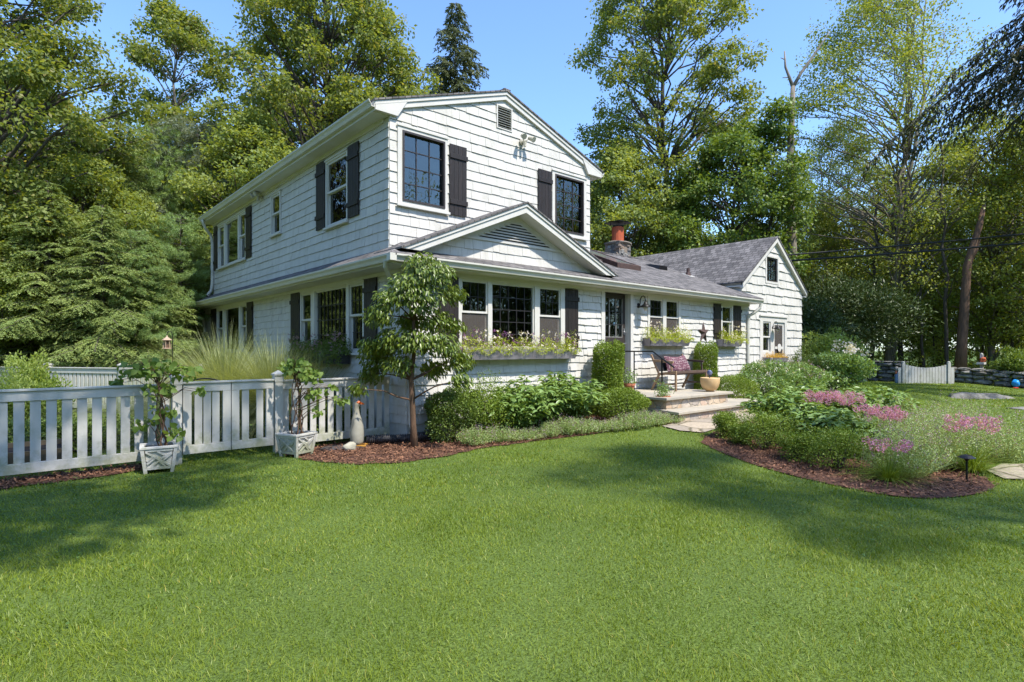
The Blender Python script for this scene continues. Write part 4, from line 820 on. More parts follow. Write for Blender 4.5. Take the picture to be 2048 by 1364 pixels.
# star
mb=MB(); ce=(0,-.07,0)
pts=[]
for k in range(10):
    w=PI/2+PI*k/5; r=.30 if k%2==0 else .115; pts.append((r*math.cos(w)*.92,0,r*math.sin(w)))
mb.add(pts+[ce],[(i,(i+1)%10,10) for i in range(10)]+[list(range(10))])
o=mb.build('barn_star',M['star']); o.location=(8.90,-.035,1.92); tag(o,'brown metal barn star hanging on the white shingles between two windows','wall star')
# ================================================================= FLOWER BOXES
def flowerbox(T,u0,u1,z0,z1,dep,mat,label,tap=.04,div=0):
    t=thing('flower_box',label,'flower box',(0,0,0)); mb=MB(); mb.T=T; o0=.05
    mb.prism([(u0+tap,o0,z0),(u0,o0,z1),(u0,o0+dep,z1),(u0+tap,o0+dep*.8,z0)],(.018,0,0)); mb.prism([(u1-tap,o0,z0),(u1,o0,z1),(u1,o0+dep,z1),(u1-tap,o0+dep*.8,z0)],(-.018,0,0))
    mb.prism([(u0+tap,o0+dep*.8,z0),(u1-tap,o0+dep*.8,z0),(u1,o0+dep,z1),(u0,o0+dep,z1)],(0,-.018,0)); mb.box(u0+tap,u1-tap,o0,o0+dep*.78,z0,z0+.015); mb.box(u0,u1,o0-.012,o0,z0,z1)
    mb.build('trough',mat,t,bevel=.003)
    mb=MB(); mb.T=T; mb.box(u0+.03,u1-.03,o0+.005,o0+dep-.03,z1-.04,z1-.03); mb.build('soil',M['soil'],t)
    return t
flowerbox(T0,.95,3.78,1.31,1.50,.22,M['box'],'long grey flower box under the large front window')
flowerbox(T0,6.25,7.95,1.57,1.76,.20,M['box'],'grey flower box under the double window right of the front door')
flowerbox(T0,9.55,10.62,1.57,1.76,.20,M['box'],'short grey flower box under the small shuttered window')
flowerbox(TSd,1.95,4.45,1.22,1.42,.22,M['box2'],'dark flower box under the ground floor window of the shaded side wall')
fb=flowerbox(TW,12.70,14.05,1.02,1.24,.24,M['box'],'grey trough of yellow leaves by the wing screen door')
mb=MB(); mb.T=TW; mb.box(12.95,12.99,.06,.1,.15,1.02); mb.box(13.76,13.80,.06,.1,.15,1.02); mb.build('leg',M['box'],fb)
# ================================================================= FRONT FENCE
FY0=.45
def pickets(parent,x0,x1,zb,zt,w,gap,y=FY0,name='picket_panel',stile=0,ax=None):
    mb=MB(); mb.T=ax
    mb.box(x0,x1,y-.028,y+.028,zb,zb+.115); mb.box(x0,x1,y-.028,y+.028,zt-.135,zt-.025); mb.box(x0-.005,x1+.005,y-.05,y+.05,zt-.024,zt)
    if stile:
        mb.box(x0,x0+stile,y-.026,y+.026,zb+.116,zt-.136); mb.box(x1-stile,x1,y-.026,y+.026,zb+.116,zt-.136); x0+=stile+gap; x1-=stile+gap
    n=max(1,int(round((x1-x0+gap)/(w+gap)))); g=(x1-x0-n*w)/max(1,n-1)
    for i in range(n):
        x=x0+i*(w+g); mb.box(x,x+w,y-.012,y+.012,zb+.116,zt-.136)
    return mb.build(name,M['fence'],parent,bevel=.003)
def post(parent,x,y,h,ax=None):
    mb=MB(); mb.T=ax; mb.box(x-.055,x+.055,y-.055,y+.055,-.05,h); o=mb.build('post',M['fence'],parent,bevel=.004)
    mb=MB(); mb.T=ax; mb.box(x-.075,x+.075,y-.075,y+.075,h,h+.025); mb.add([(x-.07,y-.07,h+.025),(x+.07,y-.07,h+.025),(x+.07,y+.07,h+.025),(x-.07,y+.07,h+.025),(x,y,h+.075)],[(0,1,4),(1,2,4),(2,3,4),(3,0,4),(3,2,1,0)]); mb.box(x-.062,x+.062,y-.062,y+.062,h-.09,h-.005); mb.build('post_cap',M['fence'],o)
fe=thing('picket_fence','long white board fence at the left with wide upright slats','fence')
pickets(fe,-6.6,-3.23,.10,1.05,.096,.045); post(fe,-3.15,FY0,1.13); post(fe,-6.7,FY0,1.12)
ga=thing('garden_gate','white double leaf slatted gate between the two fence posts','gate')
pickets(ga,-3.08,-2.50,.12,1.07,.092,.038,stile=.10,name='gate_leaf'); pickets(ga,-2.49,-1.93,.12,1.07,.092,.038,stile=.10,name='gate_leaf')
fe2=thing('picket_fence','white slatted fence section joining the house corner behind the goose statue','fence')
pickets(fe2,-1.80,-.06,.10,1.05,.092,.045); post(fe2,-1.86,FY0,1.12)
# back fence
def axline(p,q):
    dx,dy=q[0]-p[0],q[1]-p[1]; l=math.hypot(dx,dy); dx/=l;dy/=l
    return (lambda u,v,z:(p[0]+dx*u-dy*v,p[1]+dy*u+dx*v,z)),l
axf,lf=axline((-6.6,13.2),(-1.6,5.9))
fe3=thing('picket_fence','white picket fence across the back of the side yard below the hemlocks','fence')
for i in range(4):
    pickets(fe3,i*lf/4+.06,(i+1)*lf/4-.06,.12,1.07,.085,.035,y=0,ax=axf); post(fe3,i*lf/4,0,1.12,ax=axf)
post(fe3,lf,0,1.12,ax=axf)
# ---- chippendale planters
def planter(loc,rz,lab):
    t=thing('planter_box',lab,'planter',loc,rz); w0,w1,h=.14,.178,.32
    def side(k):
        mb=MB(); c,s=math.cos(k*PI/2),math.sin(k*PI/2)
        def TT(u,o,z): 
            f=w0+(w1-w0)*(z/h); x=u*f/w1; y=-(f)-o+.0
            return (x*c-y*s,x*s+y*c,z)
        mb.T=TT; W=w1
        mb.box(-W+.03,W-.03,-.016,-.004,.06,h-.02)
        mb.box(-W+.03,W-.03,.0,.014,.05,.08); mb.box(-W+.03,W-.03,.0,.014,h-.05,h-.02)
        def dg(a,b,t=.022,o=.018):
            dx,dz=b[0]-a[0],b[1]-a[1]; l=math.hypot(dx,dz); nx,nzz=-dz/l*t/2,dx/l*t/2
            mb.prism([(a[0]+nx,-.006,a[1]+nzz),(b[0]+nx,-.006,b[1]+nzz),(b[0]-nx,-.006,b[1]-nzz),(a[0]-nx,-.006,a[1]-nzz)],(0,o,0))
        X=W-.035; z0=.08;z1=h-.05; zm=(z0+z1)/2
        dg((-X,z1),(X,z0),o=.0205); dg((-X,z0+.04),(-.02,zm+.03),o=.019); dg((.02,zm),(X,z1-.02),o=.0195); dg((-.02,z1),(.06,z1-.05),o=.0185); dg((.05,zm-.02),(X,zm+.06),o=.018); dg((-.09,z0),(0,z0+.075),o=.0191); dg((0,z0+.075),(.08,z0),o=.0192); dg((-X,zm-.02),(-.07,z0+.12),o=.0189)
        mb.build('lattice_panel',M['fence'],t)
    for k in range(4): side(k)
    for a,b in ((-1,-1),(1,-1),(1,1),(-1,1)):
        mb=MB(); r=.02; q0=(w0-.004); q1=(w1-.004)
        mb.add([(a*q0-r,b*q0-r,0),(a*q0+r,b*q0-r,0),(a*q0+r,b*q0+r,0),(a*q0-r,b*q0+r,0),(a*q1-r,b*q1-r,h-.02),(a*q1+r,b*q1-r,h-.02),(a*q1+r,b*q1+r,h-.02),(a*q1-r,b*q1+r,h-.02)],[(0,3,2,1),(4,5,6,7),(0,1,5,4),(1,2,6,5),(2,3,7,6),(3,0,4,7)]); mb.build('leg',M['fence'],t,bevel=.003)
    mb=MB(); a,b=w1+.022,w1-.03
    mb.box(-a,a,-a,-b,h-.02,h+.008); mb.box(-a,a,b,a,h-.02,h+.008); mb.box(-a,-b,-b,b,h-.02,h+.008); mb.box(b,a,-b,b,h-.02,h+.008); mb.build('rim',M['fence'],t,bevel=.004)
    mb=MB(); mb.box(-b,b,-b,b,h-.06,h-.05); mb.build('soil',M['soil'],t)
    return t
planter((-3.40,.14,0),math.radians(-9),'square white lattice planter in front of the left gate post')
planter((-1.75,.03,0.0),math.radians(24),'square white lattice planter at the right gate post, on the bark mulch')
# ---- goose statue
go=thing('goose_statue','tall white goose statue with orange bill and feet standing on the mulch','statue',(-.80,.10,.015),math.radians(-35))
def gring(prof):
    mb=MB(); n=18; vs=[];fs=[]
    for (z,rx,ry,ox) in prof:
        for k in range(n): w=2*PI*k/n; vs.append((ox+rx*math.cos(w),ry*math.sin(w),z))
    for i in range(len(prof)-1):
        for k in range(n): k2=(k+1)%n; fs.append((i*n+k,i*n+k2,(i+1)*n+k2,(i+1)*n+k))
    fs.append(list(range(n))[::-1]); fs.append([(len(prof)-1)*n+k for k in range(n)]); mb.add(vs,fs); return mb
mb=gring([(.035,.085,.09,0),(.08,.10,.10,0),(.2,.105,.10,0),(.32,.095,.088,.0),(.42,.072,.066,-.005),(.5,.05,.046,-.01),(.56,.04,.037,-.01),(.61,.038,.036,-.008),(.635,.045,.04,0),(.66,.046,.04,.006),(.685,.036,.032,.006),(.70,.015,.014,.004)]); mb.build('body',M['goosew'],go,smooth=True)
mb=MB(); mb.rock((.018,0,.668),(.04,.042,.03),4,box=.1,n=7,amp=.03); mb.prism([(.045,-.018,.645),(.045,.018,.645),(.105,.008,.635),(.105,-.008,.635)],(0,0,.018)); mb.prism([(.045,-.014,.668),(.045,.014,.668),(.09,.006,.655),(.09,-.006,.655)],(0,0,.01)); mb.build('bill',M['orange'],go)
for s in (-1,1):
    mb=MB(); mb.prism([(-.04,s*.055-.03,0),(-.04,s*.055+.03,0),(.13,s*.075+.045,0),(.15,s*.075,0),(.13,s*.075-.045,0)],(0,0,.03)); mb.build('foot',M['amber'],go,bevel=.006)
mb=MB(); mb.prism([(.1,-.035,.0),(.1,.035,.0),(.1,0,.14)],(.008,0,0)); mb.build('tail',M['black'],go)
# pipe, rock, slab, path lamps
mb=MB(); pts=[];rad=[]
ctrl=[Vector(p) for p in [(-.62,.16,.10),(-.35,.02,.10),(-.1,-.12,.10),(.15,-.22,.12),(.42,-.25,.15)]]
def crom(P,t):
    n=len(P)-1; i=min(int(t*n),n-1); f=t*n-i; p0=P[max(i-1,0)];p1=P[i];p2=P[i+1];p3=P[min(i+2,n)]
    return .5*((2*p1)+(p2-p0)*f+(2*p0-5*p1+4*p2-p3)*f*f+(3*p1-p0-3*p2+p3)*f**3)
for i in range(161): pts.append(crom(ctrl,i/160)); rad.append(.066 if (i//2)%2 else .052)
mb.tube(pts,rad,14); tag(mb.build('drain_pipe',M['box2']),'black corrugated drain pipe lying on the mulch at the foot of the house corner','pipe')
mb=MB(); mb.rock((0,0,0),(.11,.07,.075),31,box=.2,n=10,amp=.12); o=mb.build('rock',pmat('pale_rock',(.42,.40,.32),(.3,.29,.23),rough=.9,bump=.5),smooth=True); o.location=(-1.02,-.10,.05); tag(o,'pale grey rock on the mulch beside the goose statue','rock')
mb=MB(); mb.rock((0,0,0),(.36,.2,.02),33,box=.4,n=10,amp=.08); o=mb.build('slate_slab',pmat('dark_slate',(.07,.055,.055),(.04,.035,.035),rough=.7)); o.location=(-.98,.16,.02); o.rotation_euler=(0,0,-.4); tag(o,'flat dark slate slab lying behind the goose statue','slab')
def pathlamp(x,y,lab,h=.27):
    t=thing('path_light',lab,'garden light',(x,y,gz(x,y)),group='black garden path lights'); mb=MB(); mb.tube([(0,0,0),(0,0,h)],.011,8); mb.build('stake',M['black'],t); mb=MB(); mb.lathe([(.015,h-.02),(.03,h),(.085,h+.015),(.05,h+.04),(.012,h+.05)],n=18); mb.build('lamp_shade',M['black'],t)
pathlamp(.80,-.86,'black path light in the left bed beside the low edging plants'); pathlamp(3.28,-6.55,'black path light in the mulch at the front of the right bed')
# ---- patio chair behind the gate, bird feeder
cx,cy=at(410,8.9)
t=thing('patio_chair','black wrought iron chair showing above the gate','chair',(cx,cy,0),math.radians(-30))
mb=MB(); arc=[(.27*math.cos(w),0,.93+.11*math.sin(w)) for w in [PI*k/12 for k in range(13)]]; mb.tube([(.27,0,.42)]+arc+[(-.27,0,.42)],.012,6); mb.tube([(.27,0,.93),(-.27,0,.93)],.009,6)
for k in range(-3,4): mb.tube([(k*.08,0,.93),(k*.08+.06,0,1.0)],.006,5); mb.tube([(k*.08+.06,0,.93),(k*.08,0,1.0)],.006,5); mb.tube([(k*.075,0,.46),(k*.075,0,.93)],.006,5)
mb.build('backrest',M['black'],t)
mb=MB(); mb.lathe([(.0,.43),(.27,.43),(.28,.45),(.27,.47),(.0,.47)],(0,-.25,0),20); mb.build('seat',M['black'],t)
for a,b in ((-.25,0),(.25,0),(-.22,-.48),(.22,-.48)): mb=MB(); mb.tube([(a*.9,b*.95,.44),(a,b,0)],.012,6); mb.build('leg',M['black'],t)
cx,cy=at(334,10.6)
t=thing('bird_feeder','small copper roofed bird feeder hanging from a thin black hook','bird feeder',(cx,cy,0))
mb=MB(); mb.tube([(.09,0,0),(.09,0,1.75),(.07,0,1.82),(.03,0,1.83),(0,0,1.79),(0,0,1.76)],.008,6); mb.build('hook_pole',M['black'],t)
mb=MB(); mb.lathe([(.085,1.66),(.09,1.665),(.02,1.72),(.008,1.75)],n=8); mb.build('roof',M['copper'],t)
mb=MB(); mb.lathe([(.07,1.5),(.08,1.51),(.07,1.52)],n=8); mb.build('tray',M['copper'],t)
mb=MB(); mb.lathe([(.035,1.52),(.035,1.66)],n=10,m=0)
for k in range(6): w=PI*k/3; mb.tube([(.06*math.cos(w),.06*math.sin(w),1.52),(.06*math.cos(w),.06*math.sin(w),1.67)],.008,4,m=1)
mb.build('cage',[M['barkr'],M['copper']],t)
mb=MB(); mb.box(0,2.2,-.04,.0,0,.26); mb.box(0,2.2,.9,.94,0,.26); mb.box(0,.04,.001,.899,0,.26); mb.box(2.16,2.2,.001,.899,0,.26)
t=thing('raised_bed','low timber raised bed behind the left fence','raised bed',(-6.4,1.1,0)); mb.build('frame',M['wood'],t)
mb=MB(); mb.box(.05,2.15,.01,.89,.19,.2); mb.build('soil',M['soil'],t)
# ---- stone wall and far things at the right
def drywall(p,q,h,th,seed,name_label,rh=.17):
    ax,l=axline(p,q); rr=random.Random(seed); mb=MB(); z=0; row=0
    t=thing('stone_wall',name_label,'stone wall',(0,0,0))
    while z<h-.04:
        e=min(rh*rr.uniform(.75,1.25),h-z); u=-rr.uniform(0,.3)
        while u<l:
            w=rr.uniform(.22,.62); c=ax(u+w/2,rr.uniform(-.03,.03),0); g=gz(c[0],c[1])
            k=len(mb.v); mb.rock((0,0,0),(w*.53,th*.5*rr.uniform(.85,1.1),e*.55*rr.uniform(.9,1.15)),rr.randint(0,99999),box=.6,n=6,amp=.1)
            a=math.atan2(q[1]-p[1],q[0]-p[0])
            for i in range(k,len(mb.v)):
                x,y,zz=mb.v[i]; mb.v[i]=(c[0]+x*math.cos(a)-y*math.sin(a),c[1]+x*math.sin(a)+y*math.cos(a),g+z+e/2+zz)
            u+=w
        z+=e; row+=1
    mb.build('stones',M['drystone'],t); return t
A=at(1625,26.5);B=at(1800,23.5); C=at(1900,23.5); D=at(2260,19.5)
drywall(A,B,.85,.55,1,'shaded mossy dry stone wall left of the curved white gate'); drywall(C,D,.62,.55,2,'low dry stone wall running right of the curved white gate')
# curved white gate panel
ax,l=axline(at(1802,22.5),at(1903,22.3)); gg=.15
cg=thing('garden_gate','white picket gate with a scooped top set in the stone wall','gate'); mb=MB(); n=14; gx=at(1850,22.4)
for i in range(n):
    u0=.16+(l-.32)*i/n; tt=(i+.5)/n*2-1; zt=gg+.62+.13*tt*tt
    mb.T=ax; mb.box(u0+.006,u0+(l-.32)/n-.008,-.012,.012,gg-.02,zt)
mb.box(.1,l-.1,.013,.04,gg+.1,gg+.18); mb.box(.1,l-.1,.013,.04,gg+.45,gg+.52); mb.build('picket_panel',M['fence'],cg)
for u in (.08,l-.10): mb=MB(); mb.T=ax; mb.box(u-.05,u+.05,-.05,.05,0,gg+.80); mb.lathe([(.05,gg+.80),(.055,gg+.82),(.045,gg+.86),(.0,gg+.875)],(u,0,0),10) ; mb.build('post',M['fence'],cg)
for u in (-.06,l+.03): mb=MB(); mb.T=ax; mb.box(u-.05,u+.06,-.02,.02,0,gg+.62); mb.build('side_board',M['fence'],cg)
def rockthing(px,d,r,seed,lab,mat='rock',z=0,rz=0,box=.3,amp=.12):
    x,y=at(px,d); mb=MB(); mb.rock((0,0,0),r,seed,box=box,n=12,amp=amp); o=mb.build('boulder',M[mat],smooth=True); o.location=(x,y,gz(x,y)+z); o.rotation_euler=(0,0,rz); tag(o,lab,'rock')
rockthing(1708,23,(.75,.4,.5),51,'rounded grey boulder in front of the shaded stone wall')
rockthing(1940,17.2,(1.05,.32,.24),52,'long flat grey ledge rock in the far lawn',z=-.12,rz=-.72,box=.1,amp=.38)
rockthing(2052,14.3,(.42,.22,.05),53,'pale flat stone in the lawn at the right edge',z=.0,rz=-.6)
x,y=at(1793,22.6); mb=MB(); mb.rock((0,0,.25),(.09,.07,.28),61,box=.3,n=7); mb.rock((.02,0,.62),(.08,.07,.1),62,box=0,n=6,m=1); mb.rock((0,0,.47),(.1,.06,.08),63,box=.2,n=6,m=2); o=mb.build('garden_gnome',[pmat('blue_grey_clothes',(.2,.3,.45)),pmat('gnome_face',(.4,.36,.3)),M['terra']],smooth=True); o.location=(x,y,gz(x,y)-.05); tag(o,'small painted garden figure in blue by the left gate post','statue')
x,y=at(2031,21.5); mb=MB(); mb.rock((0,0,.18),(.13,.13,.15),64,box=.2,n=8); mb.rock((0,0,.02),(.22,.1,.025),65,box=.5,n=6,m=1); o=mb.build('toy_bucket',[M['cyan'],M['red']],smooth=True); o.location=(x,y,gz(x,y)); tag(o,'bright blue plastic toy on a red base by the stone wall','toy')
x,y=at(1963,23.2); t=thing('mailbox_post','white post stand with a small brown box behind the stone wall','post',(x,y,.1)); mb=MB(); mb.box(-.02,.07,-.05,.05,0,1.18); mb.lathe([(.05,1.18),(.045,1.22),(.0,1.24)],(.025,0,0),10); mb.box(-.25,.18,-.12,.12,.78,.86); mb.build('post',M['white'],t)
mb=MB(); mb.rock((-.07,-.06,.97),(.13,.1,.1),66,box=.5,n=7); mb.build('box',M['clay'],t)
# ================================================================= VEGETATION
def treething(name,label,cat,px,d,rz=0,group=None,xy=None):
    x,y=xy if xy else at(px,d); return thing(name,label,cat,(x,y,gz(x,y)-.03),rz,group)
def wobble(p,q,n,amp,rr,sag=0):
    p=Vector(p);q=Vector(q); out=[]; L_=(q-p).length
    for i in range(n+1):
        t=i/n; v=p.lerp(q,t); k=amp*L_*math.sin(PI*t)**.5 if 0<t<1 else 0
        out.append(v+Vector((rr.uniform(-k,k),rr.uniform(-k,k),rr.uniform(-k,k)*.6-sag*L_*math.sin(PI*t))))
    return out
def decid(t,H,cr,cb,ncl,ntw,nlf,leaf,mat,bark,seed,tr=.2,stems=1,clr=(.55,.95),gap=.0,env=.65,tw_s=.2,lean=(0,0),leafw=.72,inner=.25,flat=.6,extra_limbs=0):
    rr=random.Random(seed); rg=np.random.default_rng(seed); tb=MB(); lb=LB()
    trunks=[]
    for s in range(stems):
        a=rr.uniform(0,2*PI); r=0 if stems==1 else tr*1.1; top=(lean[0]+(0 if stems==1 else math.cos(a)*cr*.35),lean[1]+(0 if stems==1 else math.sin(a)*cr*.35),H*.93)
        pts=wobble((r*math.cos(a),r*math.sin(a),-.1),top,14,.018,rr); k=tr/(stems**.4)
        rad=[k*(1.25 if i==0 else 1)*(1-.93*(i/14)**.9)+.012 for i in range(15)]; tb.tube(pts,rad,9); trunks.append((pts,rad))
    for c in range(ncl):
        tt=rr.random()**.85; z=cb+(H-cb)*tt
        er=cr*(math.sin(PI*min(1,(tt*.86+.12)))**env); rc=rr.uniform(*clr)*(1-.35*tt)
        a=rr.uniform(0,2*PI); rad=max(0,er-rc*.5)*(inner+(1-inner)*math.sqrt(rr.random()))
        pts,rads=trunks[c%stems]; zt=max(cb*.75,z-rad*rr.uniform(.35,.9)); i=min(13,max(1,int(zt/(H*.93)*14))); base=pts[i]
        ce=Vector((lean[0]*tt+rad*math.cos(a),lean[1]*tt+rad*math.sin(a),z)); 
        br=min(rads[i]*.45,.012+.016*rad); bp=wobble(base,ce,5,.05,rr,sag=-.06); tb.tube(bp,[br*(1-.8*j/5)+.006 for j in range(6)],6)
        # twigs then leaves
        tw=nz(rg.normal(size=(ntw,3)))*(rg.uniform(.35,1,ntw)**.5)[:,None]*np.array([rc,rc,rc*flat]); tw+=np.array(ce)
        for j in range(0,ntw,3): tb.tube([bp[4],Vector(tw[j])],[.012,.004],4,cap=False)
        P=np.repeat(tw,nlf,0)+rg.normal(size=(ntw*nlf,3))*np.array([tw_s,tw_s,tw_s*.55]); n=len(P)
        Dv=P-np.array(ce); Dv=nz(Dv)*.6+rg.normal(size=(n,3))*.6; Dv[:,2]-=.35
        Nn=rg.normal(size=(n,3))*.55+np.array([0,0,1.0])+nz(P-np.array(ce))*.35
        lb.leaves(P,Dv,Nn,leaf*rg.uniform(.65,1.25,n),leaf*leafw*rg.uniform(.7,1.2,n),droop=.12)
    tb.build('trunk',bark,t,smooth=True); lb.build('crown',mat,t)
    return t
def conifer(t,H,rb,cb,nb,seed,mat,bark,tr=.18,droop=.25,per=220,nl=.09,nw=.03,top=.12,tuft=False,up=0.0,dens=1,pw=.85,hang=0):
    rr=random.Random(seed); rg=np.random.default_rng(seed); tb=MB(); lb=LB(); pts=wobble((0,0,-.1),(0,0,H),10,.006,rr); tb.tube(pts,[tr*(1-.97*i/10)+.006 for i in range(11)],9)
    for b in range(nb):
        tt=(b+rr.random())/nb; z=cb+(H-cb)*tt; l=rb*((1-tt)**pw)*rr.uniform(.7,1.12)+top; a=b*2.39996+rr.uniform(-.7,.7); l*=rr.uniform(.75,1.15)
        dx,dy=math.cos(a),math.sin(a); sag=droop*rr.uniform(.6,1.3)*(1-.6*tt)
        n=7; bp=[]
        for i in range(n+1): s=i/n; bp.append(Vector((dx*l*s,dy*l*s,z+l*(up*s-sag*s*s)+.0)))
        tb.tube(bp,[.022*(1-.8*i/n)*(.6+.2*l) +.004 for i in range(n+1)],5,cap=False)
        side=np.array([-dy,dx,0]); nt=max(4,int(l*7)); 
        for k in range(nt):
            s=.15+.85*(k+rr.random())/nt; c=np.array([dx*l*s,dy*l*s,z+l*(up*s-sag*s*s)])
            for sg in (-1,1):
                tl=(.18+.42*l*(1-s)**.7*.6+.12)*rr.uniform(.7,1.2)*dens; dirv=nz(np.array([[dx*.75,dy*.75,rr.uniform(-.4,.12)-hang*rr.uniform(.2,1.3)]])+sg*side*rr.uniform(.5,1.1))[0]
                if tuft:
                    m=max(1,int(tl/.16))
                    for q in range(m):
                        e=c+dirv*tl*(q+1)/m+rg.normal(size=3)*.03; nn=24
                        D=rg.normal(size=(nn,3))*.75+dirv+np.array([0,0,.35]); lb.blades(np.repeat(e[None],nn,0),D,rg.normal(size=(nn,3))*.1+np.array([0,0,-.22]),nl*rg.uniform(.7,1.2,nn),nw,seg=1)
                else:
                    nn=max(5,int(tl*per/4)); u=rg.uniform(0,1,nn)[:,None]; P=c+dirv*tl*u+np.array([0,0,-1.0])*(u**2)*tl*.35+rg.normal(size=(nn,3))*.012
                    sd=np.where(rg.random(nn)<.5,-1,1)[:,None]; perp=np.cross(dirv,[0,0,1.0]); D=dirv+perp*sd*rg.uniform(.5,1.3,nn)[:,None]+rg.normal(size=(nn,3))*.2; D[:,2]-=.25
                    Nn=np.array([0,0,1.0])+rg.normal(size=(nn,3))*.35; lb.leaves(P,D,Nn,nl*rg.uniform(.7,1.3,nn),nw,droop=.15)
    tb.build('trunk',bark,t,smooth=True); lb.build('crown',mat,t); return t
G_FAR='trees in the woods behind the yard'
M['spruce2']=leafmat('grey_green_spruce',(.07,.095,.04),(.15,.17,.08),tr=.2)
# ---- left side trees
t1=decid(treething('maple_tree','tall broad maple filling the upper left corner beyond the side yard','tree',-25,17),14.6,4.3,1.8,190,10,34,.13,M['maple'],M['bark'],101,tr=.26)
t2=decid(treething('maple_tree','narrow open maple rising left of the house with sky showing through its top','tree',352,25),16.4,3.1,3.5,95,9,34,.145,M['maple'],M['bark2'],102,tr=.17,clr=(.5,.85))
t3=decid(treething('maple_tree','large rounded maple towering directly behind the two storey part of the house','tree',655,25),18.6,5.0,3.5,240,10,36,.15,M['maple'],M['bark'],103,tr=.3,clr=(.6,1.1))
decid(treething('maple_tree','bright yellow green maple at the left eave of the house','tree',505,21),9.9,2.7,2.5,90,9,34,.13,M['mapleb'],M['bark'],104,tr=.14)
t5=conifer(treething('hemlock_tree','hemlock standing farthest left behind the maple leaves','tree',60,20.5,),10.5,3.3,.5,210,111,M['hem'],M['bark'],droop=.34,per=300,nl=.08,nw=.024,hang=.25)
t6=conifer(treething('white_pine','silvery white pine beside the rear left corner of the house','tree',312,21.5),9.8,3.5,1.2,135,112,M['pine'],M['bark'],droop=.02,tuft=True,nl=.17,nw=.013,up=.18,pw=.65,top=.5)
conifer(treething('spruce_tree','dark pointed spruce showing above the roof right of the large maple','tree',912,31),20.2,4.6,6,210,113,M['spruce2'],M['bark'],droop=.3,per=110,nl=.16,nw=.07,pw=.8,hang=.5)
conifer(treething('silver_pine','pale grey green pine top between the narrow maple and the bright maple','tree',395,22.5),10.4,2.2,5.0,70,114,M['pineb'],M['bark'],droop=.05,tuft=True,nl=.2,nw=.018,up=.3,pw=.5,top=.5)
def place(root,lst,group=None):
    for (px,d,s,rz,lab) in lst:
        x,y=at(px,d); dup(root,(x,y,gz(x,y)-.03),rz,lab,group,s)
place(t5,[(150,18.8,(1.05,1.05,.85),1.1,'hemlock with drooping layered boughs left of the bird feeder'),(232,20,.98,2.3,'hemlock whose tip reaches the sky between the two left maples'),(95,15.5,(.85,.85,.58),3.9,'small hemlock with sprays hanging low behind the yellow green shrubs'),
 (205,15.6,(.78,.78,.52),.4,'small hemlock with boughs above the back picket fence'),(292,16.6,(.75,.75,.46),5.2,'smallest hemlock just left of the white pine'),(10,16.0,(.9,.9,.62),4.4,'middle sized hemlock at the left edge of the view')])
place(t6,[(262,16.2,.50,.6,'low white pine with pale tufted boughs left of the bird feeder'),(362,18.6,.60,2.0,'low spreading white pine touching the rear corner of the house')])
t4=bpy.data.objects.get('maple_tree.003')
place(t4,[(168,17.6,.74,1.2,'bright leafy maple low among the hemlocks at the left'),(262,18.8,.66,3.2,'small bright maple between the hemlock tip and the white pine'),(20,15.2,.5,5.0,'small bright maple above the yellow green plants at the left edge')])
# woods copies at the left and behind the house
farlab='leafy tree standing in the woods behind the yard'
for (px,d,s,rz) in ((-120,24,.9,1),(60,30,.86,2.2),(170,31,.6,3.1),(290,33,.72,4),(440,31,.72,5.1),(575,33,.9,.3),(770,31,.82,1.9),(860,36,.7,2.9),(-60,36,.8,0),(350,38,.6,1)):
    x,y=at(px,d); dup(t3 if d>28 else t1,(x,y,-.03),rz,farlab,G_FAR,s)
# ---- right side trees
t8=decid(treething('maple_tree','tall open maple with a straight trunk behind the stone chimney','tree',1325,28),21.5,4.6,8.3,165,9,34,.155,M['maple'],M['bark'],121,tr=.24,clr=(.6,1.0),inner=.35)
t9=decid(treething('maple_tree','dark green maple behind the wing roof with a branch reaching right','tree',1440,25),10.8,3.4,2.5,130,9,34,.14,M['mapled'],M['bark'],122,tr=.16,lean=(.3,-.6))
t10=decid(treething('maple_tree','bright green maple just right of the upper storey, behind the chimney','tree',1245,26),10.2,3.1,2.0,120,9,34,.14,M['mapleb'],M['bark'],123,tr=.15)
decid(treething('sapling_tree','dark young tree leaning out left of the dead trunk','tree',1530,24.5),12.0,1.7,3.5,45,8,22,.16,M['mapled'],M['bark'],124,tr=.09,clr=(.4,.7),lean=(.25,-.35))
t12=decid(treething('airy_tree','tall thin leaved tree with several stems right of the dead trunk','tree',1765,29),20.6,5.3,3.2,190,9,24,.13,M['airy'],M['bark2'],125,tr=.24,stems=3,clr=(.7,1.2),tw_s=.34,inner=.2)
t13=decid(treething('airy_tree','yellow green tree behind the wires near the right edge','tree',1985,27),12.4,3.6,2.0,130,9,26,.12,M['airy'],M['bark2'],126,tr=.15,clr=(.6,1.0),tw_s=.3)
place(t12,[(1685,33,.70,2.2,'yellow green tree low behind the dead trunk'),(1890,34,.66,4.1,'thin leaved tree in the gap between the two airy trees')])
place(t13,[(2110,25,1.0,1.6,'yellow green tree leaving the view at the right edge'),(1620,32,.72,3.3,'small yellow green tree right beyond the wing gable')])
place(t10,[(1345,30,.9,2.5,'bright green maple low behind the tall open maple'),(1160,30,1.0,4.5,'bright green maple hidden mostly by the upper storey'),(1500,31,.8,1.0,'bright green maple behind the wing ridge')])
